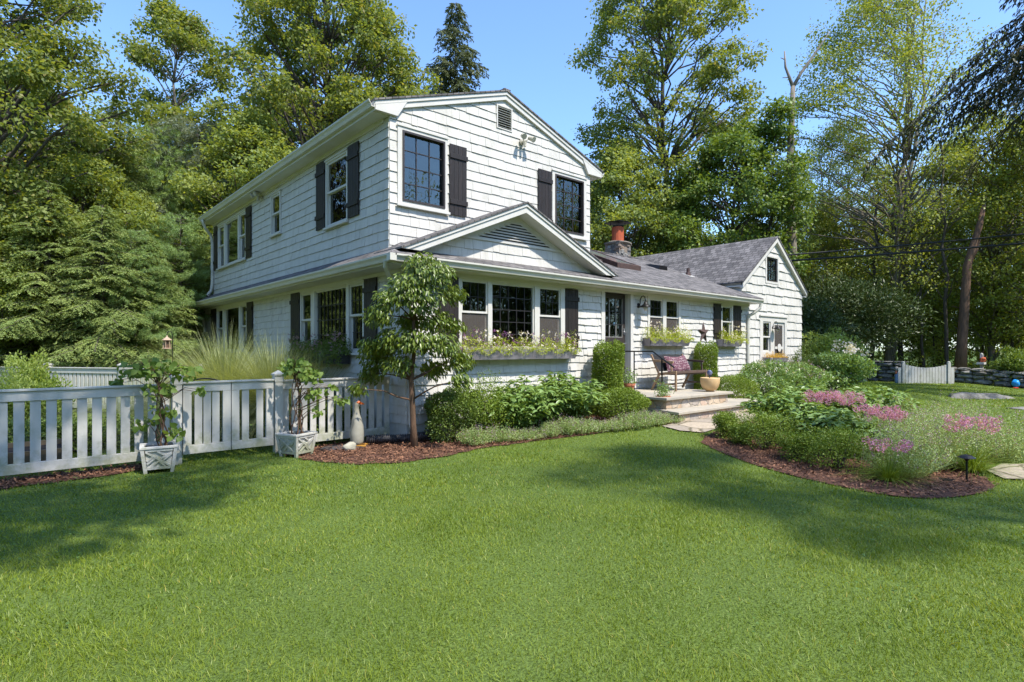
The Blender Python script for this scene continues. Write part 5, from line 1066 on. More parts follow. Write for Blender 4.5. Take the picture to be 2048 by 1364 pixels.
for (px,d,s,rz,p) in ((1600,38,.62,1,0),(1700,36,.55,2,0),(1790,38,.62,3,0),(1880,37,.58,4,0),(1960,38,.62,5,0),(2060,34,.66,0,0),(2150,30,.8,1,0),(1650,31,.5,2,1),(1840,34,.5,5,1),(2060,33,.6,2.5,1),(1400,36,.8,.7,1),(1050,36,.8,.7,1),(2230,27,.8,.7,1)):
    x,y=at(px,d); dup((t12,t10)[p],(x,y,-.03),rz,farlab,G_FAR,s)
# ---- near spruce boughs at the top right (trunk just outside the view)
conifer(treething('spruce_tree','dark spruce whose boughs hang into the top right corner','tree',0,0,xy=(19.6,-6.9)),15,5.2,9.9,70,131,M['spruce'],M['bark'],droop=.55,per=75,nl=.17,nw=.05,pw=.5,tr=.3,up=.10,hang=1.0)
# ---- shade trees just outside the view (their shadows fall on the lawn and fence)
decid(treething('shade_tree','broad shade tree left of the camera that dapples the fence and planters','tree',0,0,xy=(-6.1,-5.6)),14.5,4.9,7.6,70,8,20,.19,M['maple'],M['bark'],141,tr=.24,clr=(.6,1.0),lean=(2.2,.3))
decid(treething('shade_tree','slender shade tree behind the camera on the right','tree',0,0,xy=(3.0,-15.4)),18.5,2.1,13.3,22,8,18,.18,M['maple'],M['bark'],142,tr=.16,clr=(.5,.8))
# ---- dead snag, broken trunk, bare trunks
t=treething('dead_tree','bare dead trunk forking into two leafless limbs right of the wing roof','dead tree',1588,24.5); rr=random.Random(8); mb=MB()
K=24.5/FOC
def cp(px,py,dd=0): return Vector(((px-1588)*K*RX+dd*FX,(px-1588)*K*RY+dd*FY,1.5+(698-py)*K))
pts=[cp(1588,770),cp(1587,600),cp(1584,480),cp(1580,390),cp(1581,300),cp(1584,230),cp(1586,178)]; mb.tube(pts,[.24,.2,.18,.16,.14,.12,.09],10)
mb.tube([cp(1586,180),cp(1578,158),cp(1571,140),cp(1569,108)],[.08,.06,.05,.025],7); mb.tube([cp(1586,180),cp(1603,150),cp(1625,120),cp(1645,90),cp(1660,68)],[.085,.065,.05,.035,.015],7)
mb.tube([cp(1578,160),cp(1565,161)],[.03,.012],5); mb.tube([cp(1571,125),cp(1561,121)],[.03,.012],5); mb.tube([cp(1580,395),cp(1569,378)],[.06,.04],6); mb.tube([cp(1582,240),cp(1571,188)],[.015,.005],4); mb.tube([cp(1583,300),cp(1600,262)],[.015,.005],4)
mb.build('trunk',M['bark2'],t,smooth=True)
t=treething('broken_trunk','leaning broken reddish trunk standing behind the stone wall','dead tree',1922,25); K=25/FOC; mb=MB()
def cp2(px,py): return Vector(((px-1922)*K*RX,(px-1922)*K*RY,1.5+(698-py)*K))
mb.tube([cp2(1920,760),cp2(1924,690),cp2(1930,600),cp2(1934,540),cp2(1945,500),cp2(1958,460),cp2(1968,416)],[.25,.2,.18,.16,.14,.13,.08],10); mb.tube([cp2(1934,540),cp2(1953,505),cp2(1962,480)],[.1,.07,.01],6); mb.build('trunk',M['barkr'],t,smooth=True)
for (x,y,s_,rz) in ((2,-34,.8,1),(12,-32,.75,2),(22,-30,.8,3),(32,-24,.8,4),(40,-15,.75,5),(-8,-33,.8,0),(-20,-28,.75,1.5),(-27,-16,.8,2.5),(-30,-3,.8,3.5),(-27,8,.8,4.5),(7,-36,.8,.5),(28,-29,.8,5.5),(17,-35,.85,2.2),(37,-20,.8,3.3),(-14,-33,.8,4.1)): dup(t1,(x,y,-.03),rz,'broad leafy maple across the open yard, outside the view','maples ringing the yard behind the viewer',s_)
G_TR='slim bare stems in the right hand woods'
tr0=None; rr=random.Random(77)
for i,(px,d,h,r) in enumerate(((1645,27,5,.05),(1660,29,6,.06),(1705,28,5,.06),(1742,29.5,9,.13),(1795,30,9,.15),(1845,27,8,.07),(1897,26,11,.09),(1985,27,8,.1),(2003,29,9,.09),(2022,26,7,.07),(2040,28,9,.1),(1870,30,8,.06),(1965,29,7,.06),(1400,28,7,.07))):
    x,y=at(px,d)
    if tr0 is None:
        tr0=thing('tree_stem','slim bare tree stem standing among the undergrowth behind the stone wall','tree',(x,y,0),0,G_TR); mb=MB(); pts=wobble((0,0,-.1),(.3,.1,8),9,.02,rr); mb.tube(pts,[.1*(1-.6*k/9) for k in range(10)],8)
        for k in range(7): q=pts[3+k%6]; mb.tube(wobble(q,q+Vector((rr.uniform(-1,1),rr.uniform(-1,1),rr.uniform(.4,1.2))),4,.05,rr),[.03,.025,.02,.012,.005],5)
        mb.build('trunk',M['bark'],tr0,smooth=True); tr0.scale=(r/.1,r/.1,h/8)
    else: dup(tr0,(x,y,0),i*1.3,tr0['label'],G_TR,(r/.1,r/.1,h/8))
# ---- distant woods: one countless mass on rising ground of leaves
def woods():
    lb=LB(); rg=np.random.default_rng(5)
    for (a0,a1,r0,r1,h,n) in ((-70,70,42,60,10,80000),(70,290,36,50,14,120000)):
        fa=math.atan2(FY,FX); a=fa-np.radians(rg.uniform(a0,a1,n)); r=rg.uniform(r0,r1,n); k=rg.uniform(0,1,n)
        cl=np.sin(a*37+r*.3)*np.sin(a*91+k*5)+.4*np.sin(a*210)
        z=k**.8*h*(1+.22*cl)+.2; x=CAM[0]+r*np.cos(a); y=CAM[1]+r*np.sin(a); P=np.stack([x,y,z],1)
        sz=.32 if a0<0 else .5
        lb.leaves(P,rg.normal(size=(n,3))+np.array([0,0,-.3]),rg.normal(size=(n,3))*.7+np.array([0,0,1.0]),sz*rg.uniform(.6,1.3,n),sz*.75*rg.uniform(.6,1.2,n),m=1)
    for (a0,a1,r0,r1,h,nc) in ((-62,-8,25,36,7,230),(6,58,33,48,9,720)):
        for c in range(nc):
            a=math.atan2(FY,FX)-math.radians(rg.uniform(a0,a1)); r=rg.uniform(r0,r1); x=CAM[0]+r*math.cos(a); y=CAM[1]+r*math.sin(a)
            if -1<x<17 and -1<y<13.5: continue
            z=.4+h*rg.random()**1.7; R0=rg.uniform(.5,1.3); n=150; v=nz(rg.normal(size=(n,3)))*(rg.random((n,1))**.4)*np.array([R0,R0,R0*.38]); v[:,2]-=.12*(v[:,0]**2+v[:,1]**2)
            P=v+np.array([x,y,z]); lb.leaves(P,nz(v)*.6+rg.normal(size=(n,3))*.5+np.array([0,0,-.3]),rg.normal(size=(n,3))*.5+np.array([0,0,1.0]),.13*rg.uniform(.6,1.3,n),.085*rg.uniform(.7,1.2,n),m=0 if rg.random()<.85 else 2)
    o=lb.build('distant_woods',[M['under'],M['maple'],M['mapled']]); tag(o,'undergrowth and far woodland closing off the yard all round','woods',kind='stuff')
woods()
# ---- shrubs
def shrub(name,label,cat,loc,rx,ry,h,n,leaf,mat,seed,z0=0.0,sq=2.0,lw=.5,shell=.35,stems=True,lump=.16,extra=None,up=.4,group=None,rz=0,bark='bark',full=False):
    t=thing(name,label,cat,(loc[0],loc[1],gz(*loc)),rz,group); rg=np.random.default_rng(seed); lb=LB()
    v=unit(n) if False else nz(rg.normal(size=(n,3))); v[:,2]=np.abs(v[:,2])*1.0
    low=rg.random(n)<(.35 if not full else .5); v[low,2]*=-(.75 if not full else 1)
    e=2.0/sq; w=np.sign(v)*np.abs(v)**e; w=w/np.maximum(1e-6,(np.abs(w)**sq).sum(1)**(1/sq))[:,None]
    f=1-shell*rg.random(n)**1.5
    if full:
        zz=rg.uniform(-1,1,n); aa=rg.uniform(0,2*PI,n); rr_=np.where(zz>.8,np.sqrt(np.maximum(0,1-((zz-.8)/.22)**2)),1)*np.where(rg.random(n)<.15,np.sqrt(rg.random(n)),1); w=np.stack([rr_*np.cos(aa),rr_*np.sin(aa),zz],1)
    ph=rg.uniform(0,6,9); lu=1+lump*(np.sin(w[:,0]*4+ph[0])*np.sin(w[:,1]*4+ph[1])+np.sin(w[:,2]*5+ph[2]+w[:,0]*3)+.6*np.sin(w[:,0]*11+ph[3])*np.sin(w[:,1]*10+ph[4])*np.sin(w[:,2]*12+ph[5]))
    P=w*(f*lu)[:,None]; P=P*np.array([rx,ry,h/2])+np.array([0,0,z0+h/2]); P[:,2]=np.maximum(P[:,2],z0+.02)
    D=w*.7+rg.normal(size=(n,3))*.7+np.array([0,0,up]); Nn=w*.6+rg.normal(size=(n,3))*.6+np.array([0,0,.5])
    lb.leaves(P,D,Nn,leaf*rg.uniform(.6,1.3,n),leaf*lw*rg.uniform(.7,1.2,n),droop=.1); lb.build('foliage',mat,t)
    if stems:
        mb=MB(); rr=random.Random(seed)
        for i in range(9): a=rr.uniform(0,2*PI); q=rr.uniform(.3,.8); mb.tube(wobble((0.03*math.cos(a),.03*math.sin(a),0),(rx*q*math.cos(a),ry*q*math.sin(a),z0+h*rr.uniform(.5,.85)),4,.04,rr),[.014,.012,.009,.006,.003],5)
        mb.build('stems',M[bark],t)
    if extra: extra(t,rg)
    return t
def spikes(mat,n,leaf,z,rx,ry,part='flowers',k=8,r=.03):
    def f(t,rg):
        lb=LB(); a=rg.uniform(0,2*PI,n); q=np.sqrt(rg.random(n)); c=np.stack([rx*q*np.cos(a),ry*q*np.sin(a),z*(1-.35*q*q)*rg.uniform(.9,1.1,n)],1); P=np.repeat(c,k,0)+rg.normal(size=(n*k,3))*r
        lb.leaves(P,rg.normal(size=P.shape)+np.array([0,0,.6]),rg.normal(size=P.shape)+np.array([0,0,.8]),leaf,leaf*.8); tag(lb.build(part,mat,t),kind='stuff')
    return f
shrub('boxwood_column','upright clipped boxwood column standing left of the front door','shrub',(4.42,-.50),.30,.30,1.50,17000,.042,M['boxw'],201,full=True,sq=5,lump=.05,shell=.25,lw=.6)
shrub('boxwood_column','upright clipped boxwood column right of the bench','shrub',(8.42,-.38),.28,.28,1.50,15000,.042,M['boxw'],202,full=True,sq=3.4,lump=.05,shell=.25,lw=.6)
x,y=onray(878,868); shrub('round_shrub','dark rounded shrub behind the slender young tree at the house corner','shrub',(.66,-.40),.56,.36,.88,16000,.038,M['boxdk'],203,lump=.12,lw=.5)
shrub('twiggy_shrub','reddish twiggy shrub between the dark round shrub and the peonies','shrub',(1.15,-.55),.5,.42,.95,9000,.034,M['boxw'],204,lump=.3,lw=.5,shell=.7,bark='barkr')
shrub('round_shrub','bright green rounded shrub left of the lower step','shrub',(3.95,-1.25),.48,.45,.66,9000,.035,M['boxw'],205,lump=.08,lw=.5)
shrub('round_shrub','dense green shrub behind the landing right of the sand coloured pot','shrub',(8.35,-1.15),.62,.5,.72,10500,.035,M['boxw'],206,lump=.08,lw=.5)
shrub('flowering_shrub','white flowered phlox clump in front of the downspout between house and wing','shrub',(10.2,-1.1),.95,.7,.98,9000,.07,M['peony'],207,lump=.15,lw=.4,extra=spikes(M['whitef'],90,.03,1.0,.9,.7))
shrub('flowering_shrub','pink tinged phlox clump before the wing doorway','shrub',(12.0,-1.2),.9,.7,.9,7500,.07,M['peony'],208,lump=.15,lw=.4,extra=spikes(M['mauve'],70,.035,.95,.85,.65))
shrub('hydrangea','tall hydrangea with pale flower heads at the right corner of the wing','shrub',(15.6,-1.0),1.0,.8,1.25,7000,.10,M['peony'],209,lump=.2,lw=.6,extra=spikes(M['whitef'],8,.07,1.5,1.1,.9,k=34,r=.09))
shrub('juniper','small dark upright evergreen against the wing wall','shrub',(14.5,-.25),.45,.4,1.3,5000,.05,M['boxdk'],210,lump=.25,lw=.4)
x,y=at(1705,26); shrub('rhododendron','large dark rhododendron mass on bare leaning stems behind the shaded wall','shrub',(x,y),3.0,2.2,3.6,22000,.17,M['rhodo'],211,z0=1.0,lump=.22,lw=.3,shell=.6)
x,y=at(1600,22.5); shrub('rhododendron','dark rhododendron close to the right side of the wing','shrub',(x,y),1.7,1.5,3.0,11000,.15,M['rhodo'],212,z0=.4,lump=.25,lw=.3,shell=.6)
x,y=at(1655,21); shrub('hydrangea','leggy pale green bush between the wing and the shaded wall','shrub',(x,y),1.2,.9,1.9,7000,.12,M['under'],213,z0=.1,lump=.3,lw=.5,shell=.7)
x,y=at(2030,22.2); shrub('dark_bush','dark leafy bush growing over the stone wall at the right edge','shrub',(x,y),.7,.6,1.4,6000,.10,M['mapled'],214,lump=.3,lw=.5,shell=.7)
# left yard plants
for (px,d,rx,h,m,lab,sd) in ((20,9.6,.62,1.05,'under','bushy yellow green plant behind the fence at the left edge',221),(78,9.9,.5,.95,'boxw','bushy green plant with red stems beside the yellow green one',222),(62,11.0,.4,1.45,'under','tall feathery yellow green plant behind the left fence',223)):
    x,y=at(px,d); shrub('garden_plant',lab,'plant',(x,y),rx,rx*.8,h,6500,.06,M[m],sd,lump=.25,lw=.4,shell=.8,up=1.0)
x,y=at(215,8.6); shrub('ground_cover_plant','low leafy green plants growing behind the slats of the left fence','plant',(x-.3,y),1.5,.4,.5,9000,.05,M['boxdk'],224,lump=.25,lw=.6,shell=.8)
shrub('low_shrub','low green plants behind the fence section at the house corner','plant',(-1.0,1.05),.75,.3,.62,6000,.05,M['boxdk'],225,lump=.25,lw=.6,shell=.8)
# ---- peonies
def peony(loc,r,h,seed,label,n=26,lf=.13,cat='plant',mat='peony',name='peony_plant',group=None,ext=None):
    t=thing(name,label,cat,(loc[0],loc[1],gz(*loc)),0,group); rg=np.random.default_rng(seed); rr=random.Random(seed); mb=MB(); lb=LB()
    for s in range(n):
        a=rr.uniform(0,2*PI); q=math.sqrt(rr.random()); top=Vector((r*q*math.cos(a),r*q*math.sin(a),h*(1-.35*q*q)*rr.uniform(.8,1.08)))
        pts=[Vector((top.x*.25*k/5+top.x*.75*(k/5)**2,top.y*.25*k/5+top.y*.75*(k/5)**2,top.z*k/5)) for k in range(6)]; mb.tube(pts,[.006,.0055,.005,.004,.0035,.003],5)
        for k in range(2,6):
            c=pts[k]; m=9
            ang=rg.uniform(0,2*PI,m); D=np.stack([np.cos(ang),np.sin(ang),rg.uniform(-.25,.5,m)],1); P=np.array(c)+D*.03*rg.uniform(.5,2.4,m)[:,None]
            Nn=np.array([0,0,1.0])+rg.normal(size=(m,3))*.35; lb.broad(P,D,Nn,lf*rg.uniform(.7,1.3,m),lf*.40*rg.uniform(.8,1.25,m),droop=.3)
    mb.build('stems',M['boxdk'],t); lb.build('leaves',M[mat],t)
    if ext: ext(t,rg)
    return t
pl=[((1.75,-.75),.5,.72),((2.3,-.85),.48,.70),((2.2,-.4),.45,.82),((2.85,-.9),.5,.78),((3.3,-.75),.5,.74),((2.9,-.45),.4,.85)]
pn=['leftmost peony clump under the large front window','second peony clump from the left under the window','peony clump close to the wall under the flower box','tallest front peony clump left of the boxwood column','peony clump nearest the rounded shrub by the steps','peony clump against the wall left of the boxwood column']
for i,(l,r,h) in enumerate(pl): peony(l,r*1.12,h*1.1,300+i,pn[i],n=46)
pb=[((4.75,-3.75),.42,.60,'peony clump at the tip of the right bed near the steps'),((5.6,-3.9),.45,.62,'large peony clump behind the pink chives'),((4.25,-4.55),.38,.50,'peony clump in the middle of the right bed with pale undersides'),((4.0,-5.1),.36,.46,'peony clump left of the front pink flowers'),((6.6,-4.7),.42,.66,'tall fresh green peony clump standing against the far lawn'),((5.9,-4.5),.45,.62,'peony clump between the two middle pink flower clumps')]
for i,(l,r,h,lab) in enumerate(pb): peony(l,r*1.3,h*1.25,320+i,lab,n=44)
# ---- low box shrubs of the right bed
for i,(px,py,rx,h,lab) in enumerate(((1458,880,.17,.34,'smallest low boxwood at the left tip of the right bed'),(1535,903,.34,.44,'low boxwood second from the left in the right bed'),(1688,943,.32,.42,'low boxwood beside the fountain of chive leaves'),(1608,925,.22,.30,'low spreading boxwood between the two larger ones at the mulch edge'),(1492,893,.16,.26,'tiny boxwood right of the smallest one at the tip of the right bed'),(1745,812,.55,.42,'fine leaved green shrub at the back of the right bed'))):
    x,y=onray(px,py); x+=.1;y+=.1; shrub('low_boxwood',lab,'shrub',(x,y),rx*1.35,rx*1.15,h*1.3,6500,.026,M['boxw'],340+i,lump=.22,lw=.55,shell=.7)
# ---- catmint
def catmint(loc,r,h,seed,label,n=150,group=None,fl=True,mat='nep',ry=None):
    t=thing('catmint',label,'plant',(loc[0],loc[1],gz(*loc)),0,group); rg=np.random.default_rng(seed); ry=ry or r
    a=rg.uniform(0,2*PI,n); q=np.sqrt(rg.random(n)); tip=np.stack([r*q*np.cos(a),ry*q*np.sin(a),h*(1-.5*q**2)*rg.uniform(.7,1.15,n)],1); base=tip*np.array([.35,.35,0])
    lb=LB(); lb.blades(base,(tip-base),np.zeros((n,3))+rg.normal(size=(n,3))*.08,np.linalg.norm(tip-base,axis=1),.005,seg=2)
    K=26; u=rg.uniform(.15,1,(n,K)); P=base[:,None,:]+(tip-base)[:,None,:]*u[...,None]+rg.normal(size=(n,K,3))*.016; P=P.reshape(-1,3)
    lb.leaves(P,rg.normal(size=P.shape)+np.array([0,0,.5]),rg.normal(size=P.shape)*.7+np.array([0,0,1]),rg.uniform(.012,.03,len(P)),rg.uniform(.007,.014,len(P))); lb.build('foliage',M[mat],t)
    if fl:
        l2=LB(); m=n//4; P=np.repeat(tip[:m],7,0)+rg.normal(size=(m*7,3))*np.array([.01,.01,.03]); l2.leaves(P,rg.normal(size=P.shape),rg.normal(size=P.shape),.014,.012); tag(l2.build('flowers',M['mauve'],t),kind='stuff')
    return t
cat=[((5.0,-6.05),.55,.62,'tall wispy catmint mound at the right of the front bed'),((4.2,-6.0),.5,.58,'catmint mound behind the right path light'),((3.3,-5.9),.42,.5,'catmint mound beside the fountain of chive leaves'),((5.9,-6.2),.6,.6,'catmint mound at the right edge of the view'),((5.2,-5.3),.5,.62,'catmint mound in the middle of the right bed'),((6.9,-5.6),.6,.6,'catmint mound at the far right rear of the bed'),((7.2,-3.6),.5,.55,'pale catmint mound behind the largest pink clump')]
for i,(l,r,h,lab) in enumerate(cat): catmint((l[0]-.12,l[1]-.05),r*1.3,h*1.15,360+i,lab,n=380)
for i,(px,py,r,h,lab) in enumerate(((1872,948,.34,.5,'catmint mound just behind the mulch edge left of the path light'),(1925,925,.42,.58,'thick catmint mound directly behind the path light'),(2035,930,.42,.52,'catmint mound cut by the right edge of the view'),(1835,900,.36,.5,'catmint mound behind the sparse fading pink flowers'))):
    x,y=onray(px,py); catmint((x+.15,y+.15),r,h,390+i,lab,n=260)
GE='low grey green edging plants along the front bed'
e0=None
for i,(px,py) in enumerate(((905,884),(960,893),(1005,888),(1040,884),(1075,880),(1110,876),(1145,872),(1178,869),(1210,866),(1240,863),(1270,860),(1298,857),(1325,852),(1350,848))):
    x,y=onray(px,py)
    if e0 is None: e0=catmint((x,y+.12),.30,.24,380,'low sprawling grey green plant edging the front bed along the lawn',n=170,group=GE)
    else: dup(e0,(x,y+.14,gz(x,y)),i*1.7,e0['label'],GE,(1.0+.2*math.sin(i*2.1),1.0,1.0+.25*math.sin(i*1.3)))
# ---- grasses
def grassclump(loc,r,h,n,seed,label,mat,w=.008,name='ornamental_grass',arch=.9,spread=1.0,ext=None,seg=5):
    t=thing(name,label,'grass',(loc[0],loc[1],gz(*loc)),0); rg=np.random.default_rng(seed); lb=LB(); a=rg.uniform(0,2*PI,n); q=rg.random(n)**.7
    P=np.stack([r*.22*q*np.cos(a),r*.22*q*np.sin(a),np.zeros(n)],1); out=np.stack([np.cos(a),np.sin(a),np.zeros(n)],1)*(q*spread)[:,None]; D=out*1.05+np.array([0,0,1.0])+rg.normal(size=(n,3))*.09
    H=out*arch*.8+np.array([0,0,-.75*arch])*(.3+.7*q[:,None])+rg.normal(size=(n,3))*.06; D=nz(D); Lh=h*1.22*rg.uniform(.7,1.12,n); V=D+H
    if loc[1]>.5:   # yard clumps stay behind the fence and off the wall
        Lh=np.where(V[:,1]<-.01,np.minimum(Lh,(loc[1]+P[:,1]-.62)/np.maximum(.01,-V[:,1])),Lh); Lh=np.where(V[:,0]>.01,np.minimum(Lh,np.maximum(.25,(-.08-loc[0]-P[:,0]))/np.maximum(.01,V[:,0])),Lh)
    lb.blades(P,D,H,Lh,w*rg.uniform(.7,1.2,n),seg=seg); lb.build('blades',mat,t)
    if ext: ext(t,rg)
    return t
grassclump((-1.55,4.3),1.1,1.95,8500,401,'pale arching ornamental grass mound farthest left by the side wall',M['misc'],w=.012,spread=1.1)
grassclump((-1.05,3.0),1.0,1.8,8500,402,'pale arching ornamental grass mound in the middle before the shaded windows',M['misc'],w=.011,spread=1.1)
grassclump((-.72,2.05),.9,1.6,3000,403,'greener arching grass mound nearest the house corner',M['miscd'],w=.010)
grassclump((-1.2,5.2),.9,2.2,1500,404,'tall blue green grass standing between the pale mounds and the wall',M['miscd'],w=.010,spread=.7)
x,y=onray(920,880); grassclump((x+.1,y+.2),.35,.5,260,405,'fine grass tuft beside the path light in the front bed',M['miscd'],w=.005,name='grass_tuft')
def heads(n,z,r,hr,mat=None):
    def f(t,rg):
        a=rg.uniform(0,2*PI,n); q=np.sqrt(rg.random(n)); c=np.stack([r*q*np.cos(a),r*q*np.sin(a),z*rg.uniform(.85,1.08,n)],1); lb=LB(); k=46; v=nz(rg.normal(size=(n*k,3))); P=np.repeat(c,k,0)+v*hr*rg.uniform(.7,1,(n*k,1))
        lb.leaves(P,v+rg.normal(size=v.shape)*.5,rg.normal(size=v.shape),hr*.55,hr*.35); tag(lb.build('flower_heads',mat or M['pink'],t),kind='stuff')
        s=LB(); s.blades(c*np.array([.4,.4,0]),c*np.array([.6,.6,1]),np.zeros((n,3)),np.linalg.norm(c*np.array([.6,.6,1]),axis=1),.006,seg=2); tag(s.build('flower_stems',M['boxw'],t),kind='stuff')
    return f
for (px,py,dd,r,z,n,lab,sd) in ((1660,792,0,.42,.72,60,'largest clump of pink pompom flowers at the back left of the right bed',411),(1758,822,0,.28,.64,34,'pink pompom flowers in the middle of the right bed',412),(1945,843,0,.26,.62,24,'pink pompom flowers at the right of the bed near the far lawn',413),(1778,885,0,.22,.44,11,'sparse fading pink flowers above the fountain of chive leaves',414)):
    x,y=onray(px,py,z); grassclump((x,y),.3,z*.8,420,sd,lab,M['boxw'],w=.007,name='chive_plant',ext=heads(int(n*1.5),z,r*1.1,.038),seg=3)
x,y=onray(1806,926); grassclump((x+.08,y+.1),.4,.36,520,415,'fountain of bright green chive leaves at the front edge of the mulch',M['boxw'],w=.006,name='chive_plant',arch=1.2)
# ---- window box flowers
def boxflowers(T,u0,u1,z,label,seed,mats,n=2600,hh=.22,trail=.12,o=.16,leaf=.03):
    t=thing('trailing_flowers',label,'flowers',(0,0,0)); rg=np.random.default_rng(seed); lb=LB(); u=rg.uniform(u0,u1,n); b=np.abs(np.sin(u*5.3+seed))*.6+.5; zz=z-.02+hh*b*rg.random(n)**1.6; oo=o+rg.normal(size=n)*.06
    tr=rg.random(n)<.25; zz[tr]=z-trail*rg.random(tr.sum())*np.abs(np.sin(u[tr]*7+1)); oo[tr]=o+.10+rg.random(tr.sum())*.05
    P=np.array([T(a,b_,c) for a,b_,c in zip(u,oo,zz)]); lb.leaves(P,rg.normal(size=P.shape)+np.array([0,0,.5]),rg.normal(size=P.shape)+np.array([0,0,1]),leaf*rg.uniform(.6,1.3,n),leaf*.5)
    ns=int((u1-u0)*9)
    for i in range(ns):
        us=rg.uniform(u0,u1); h=rg.uniform(.2,.42)*hh/.22; k=26; s=rg.random(k); c=np.array([T(us+.03*np.sin(q*3+i),o+.02*q,z+h*q) for q in s])+rg.normal(size=(k,3))*.012; lb.leaves(c,rg.normal(size=c.shape)+np.array([0,0,.8]),rg.normal(size=c.shape),leaf*.8,leaf*.4)
    lb.build('foliage',mats[0],t)
    for m in mats[1:]:
        l2=LB(); k=int((u1-u0)*26); c=np.array([T(rg.uniform(u0,u1),o+rg.uniform(.0,.14),z+hh*rg.uniform(.0,1.5)) for _ in range(k)]); P=np.repeat(c,7,0)+rg.normal(size=(k*7,3))*.012; l2.leaves(P,rg.normal(size=P.shape),rg.normal(size=P.shape)+np.array([0,-1.0,.5]),.026,.024); tag(l2.build('blossoms',m,t),kind='stuff')
    return t
boxflowers(T0,.92,3.85,1.50,'lime green trailing plants with white and purple flowers in the long front box',501,[M['lime'],M['whitef'],M['purplef']],n=5200)
boxflowers(T0,6.2,8.05,1.76,'lime green trailing flowers in the box under the double window',502,[M['lime'],M['whitef']],n=4200,hh=.25)
boxflowers(T0,9.55,10.85,1.76,'lime green trailing flowers in the short box by the downspout',503,[M['lime'],M['whitef']],n=2600,hh=.25)
boxflowers(TSd,1.8,4.5,1.42,'dark green plants with pale flowers in the shaded side box',504,[M['boxdk'],M['mauve']],n=4800,hh=.26,trail=.3,leaf=.045)
boxflowers(TW,12.72,14.0,1.24,'yellow orange leaved plants in the trough by the wing door',505,[M['orangef']],n=1500,hh=.13,trail=.0)
def sprig(x,y,z,label,sd):
    t=thing('potted_plant',label,'plant',(x,y,z)); rg=np.random.default_rng(sd); lb=LB(); n=420; P=rg.normal(size=(n,3))*np.array([.07,.07,.09])+np.array([0,0,.12]); P[:,2]=np.abs(P[:,2]); lb.leaves(P,rg.normal(size=P.shape)+np.array([0,0,.8]),rg.normal(size=P.shape)+np.array([0,0,1]),.04,.02); lb.build('leaves',M['peony'],t)
sprig(4.72,-1.62,.56,'leafy sprigs growing in the terracotta pot on the lower step',511); sprig(4.80,-.75,.77,'leafy sprigs growing in the terracotta pot on the landing',512)
# ---- climbing vines in the planters
def vine(loc,label,seed,H,cl,leaf,nm):
    t=thing('climbing_vine',label,'vine',(loc[0],loc[1],loc[2])); rr=random.Random(seed); rg=np.random.default_rng(seed); mb=MB()
    for i in range(6):
        a=rr.uniform(0,2*PI); p=[Vector((.09*math.cos(a)*(1-k/8*.6)+.02*math.sin(k*1.7+i),.09*math.sin(a)*(1-k/8*.6)+.02*math.cos(k*1.3+i*2),H*k/8)) for k in range(9)]; mb.tube(p,[.010-.0006*k for k in range(9)],5)
    lb=LB()
    for (r_,z_,rad,n) in cl:
        n=int(n*1.7)
        c=np.array([r_*RX,r_*RY,z_]); 
        P=c+nz(rg.normal(size=(n,3)))*rad*(rg.random((n,1))**.5)*np.array([1,1,.6])
        for k in range(0,n,9): mb.tube([(0.02*math.sin(k),.02*math.cos(k),min(H,max(.1,P[k][2]-.15))),tuple((P[k]+c*.0)*np.array([.6,.6,1])+np.array([0,0,.03])),tuple(P[k])],[.005,.004,.003],4)
        D=rg.normal(size=(n,3))*.7+np.array([0,0,-.7]); Nn=rg.normal(size=(n,3))*.5+np.array([-.35,-.75,.8]); S=leaf*rg.uniform(.5,1.25,n); lb.broad(P,D,Nn,S,S*.9,droop=.2,heart=1,fold=.12)
    mb.build('stems',M['barkd'],t); lb.build('leaves',M['vine'],t); return t
vine((-3.40,.14,.28),'big leaved climbing vine spreading above the left lattice planter',521,.78,[(-.05,.98,.24,44),(-.32,.98,.17,20),(.30,.95,.2,26),(0,.72,.2,26),(.05,.45,.16,18),(.2,.2,.14,12),(-.2,.28,.14,7),(.48,.70,.12,7),(-.5,.85,.1,6)],.088,0)
vine((-1.75,.03,.28),'climbing vine with yellow green leaves over the right lattice planter',522,.90,[(0,1.0,.2,60),(.2,.85,.18,46),(.26,.6,.15,26),(-.12,.95,.15,26),(.3,.36,.12,12),(.62,.52,.14,16),(.5,.7,.1,8)],.072,0)
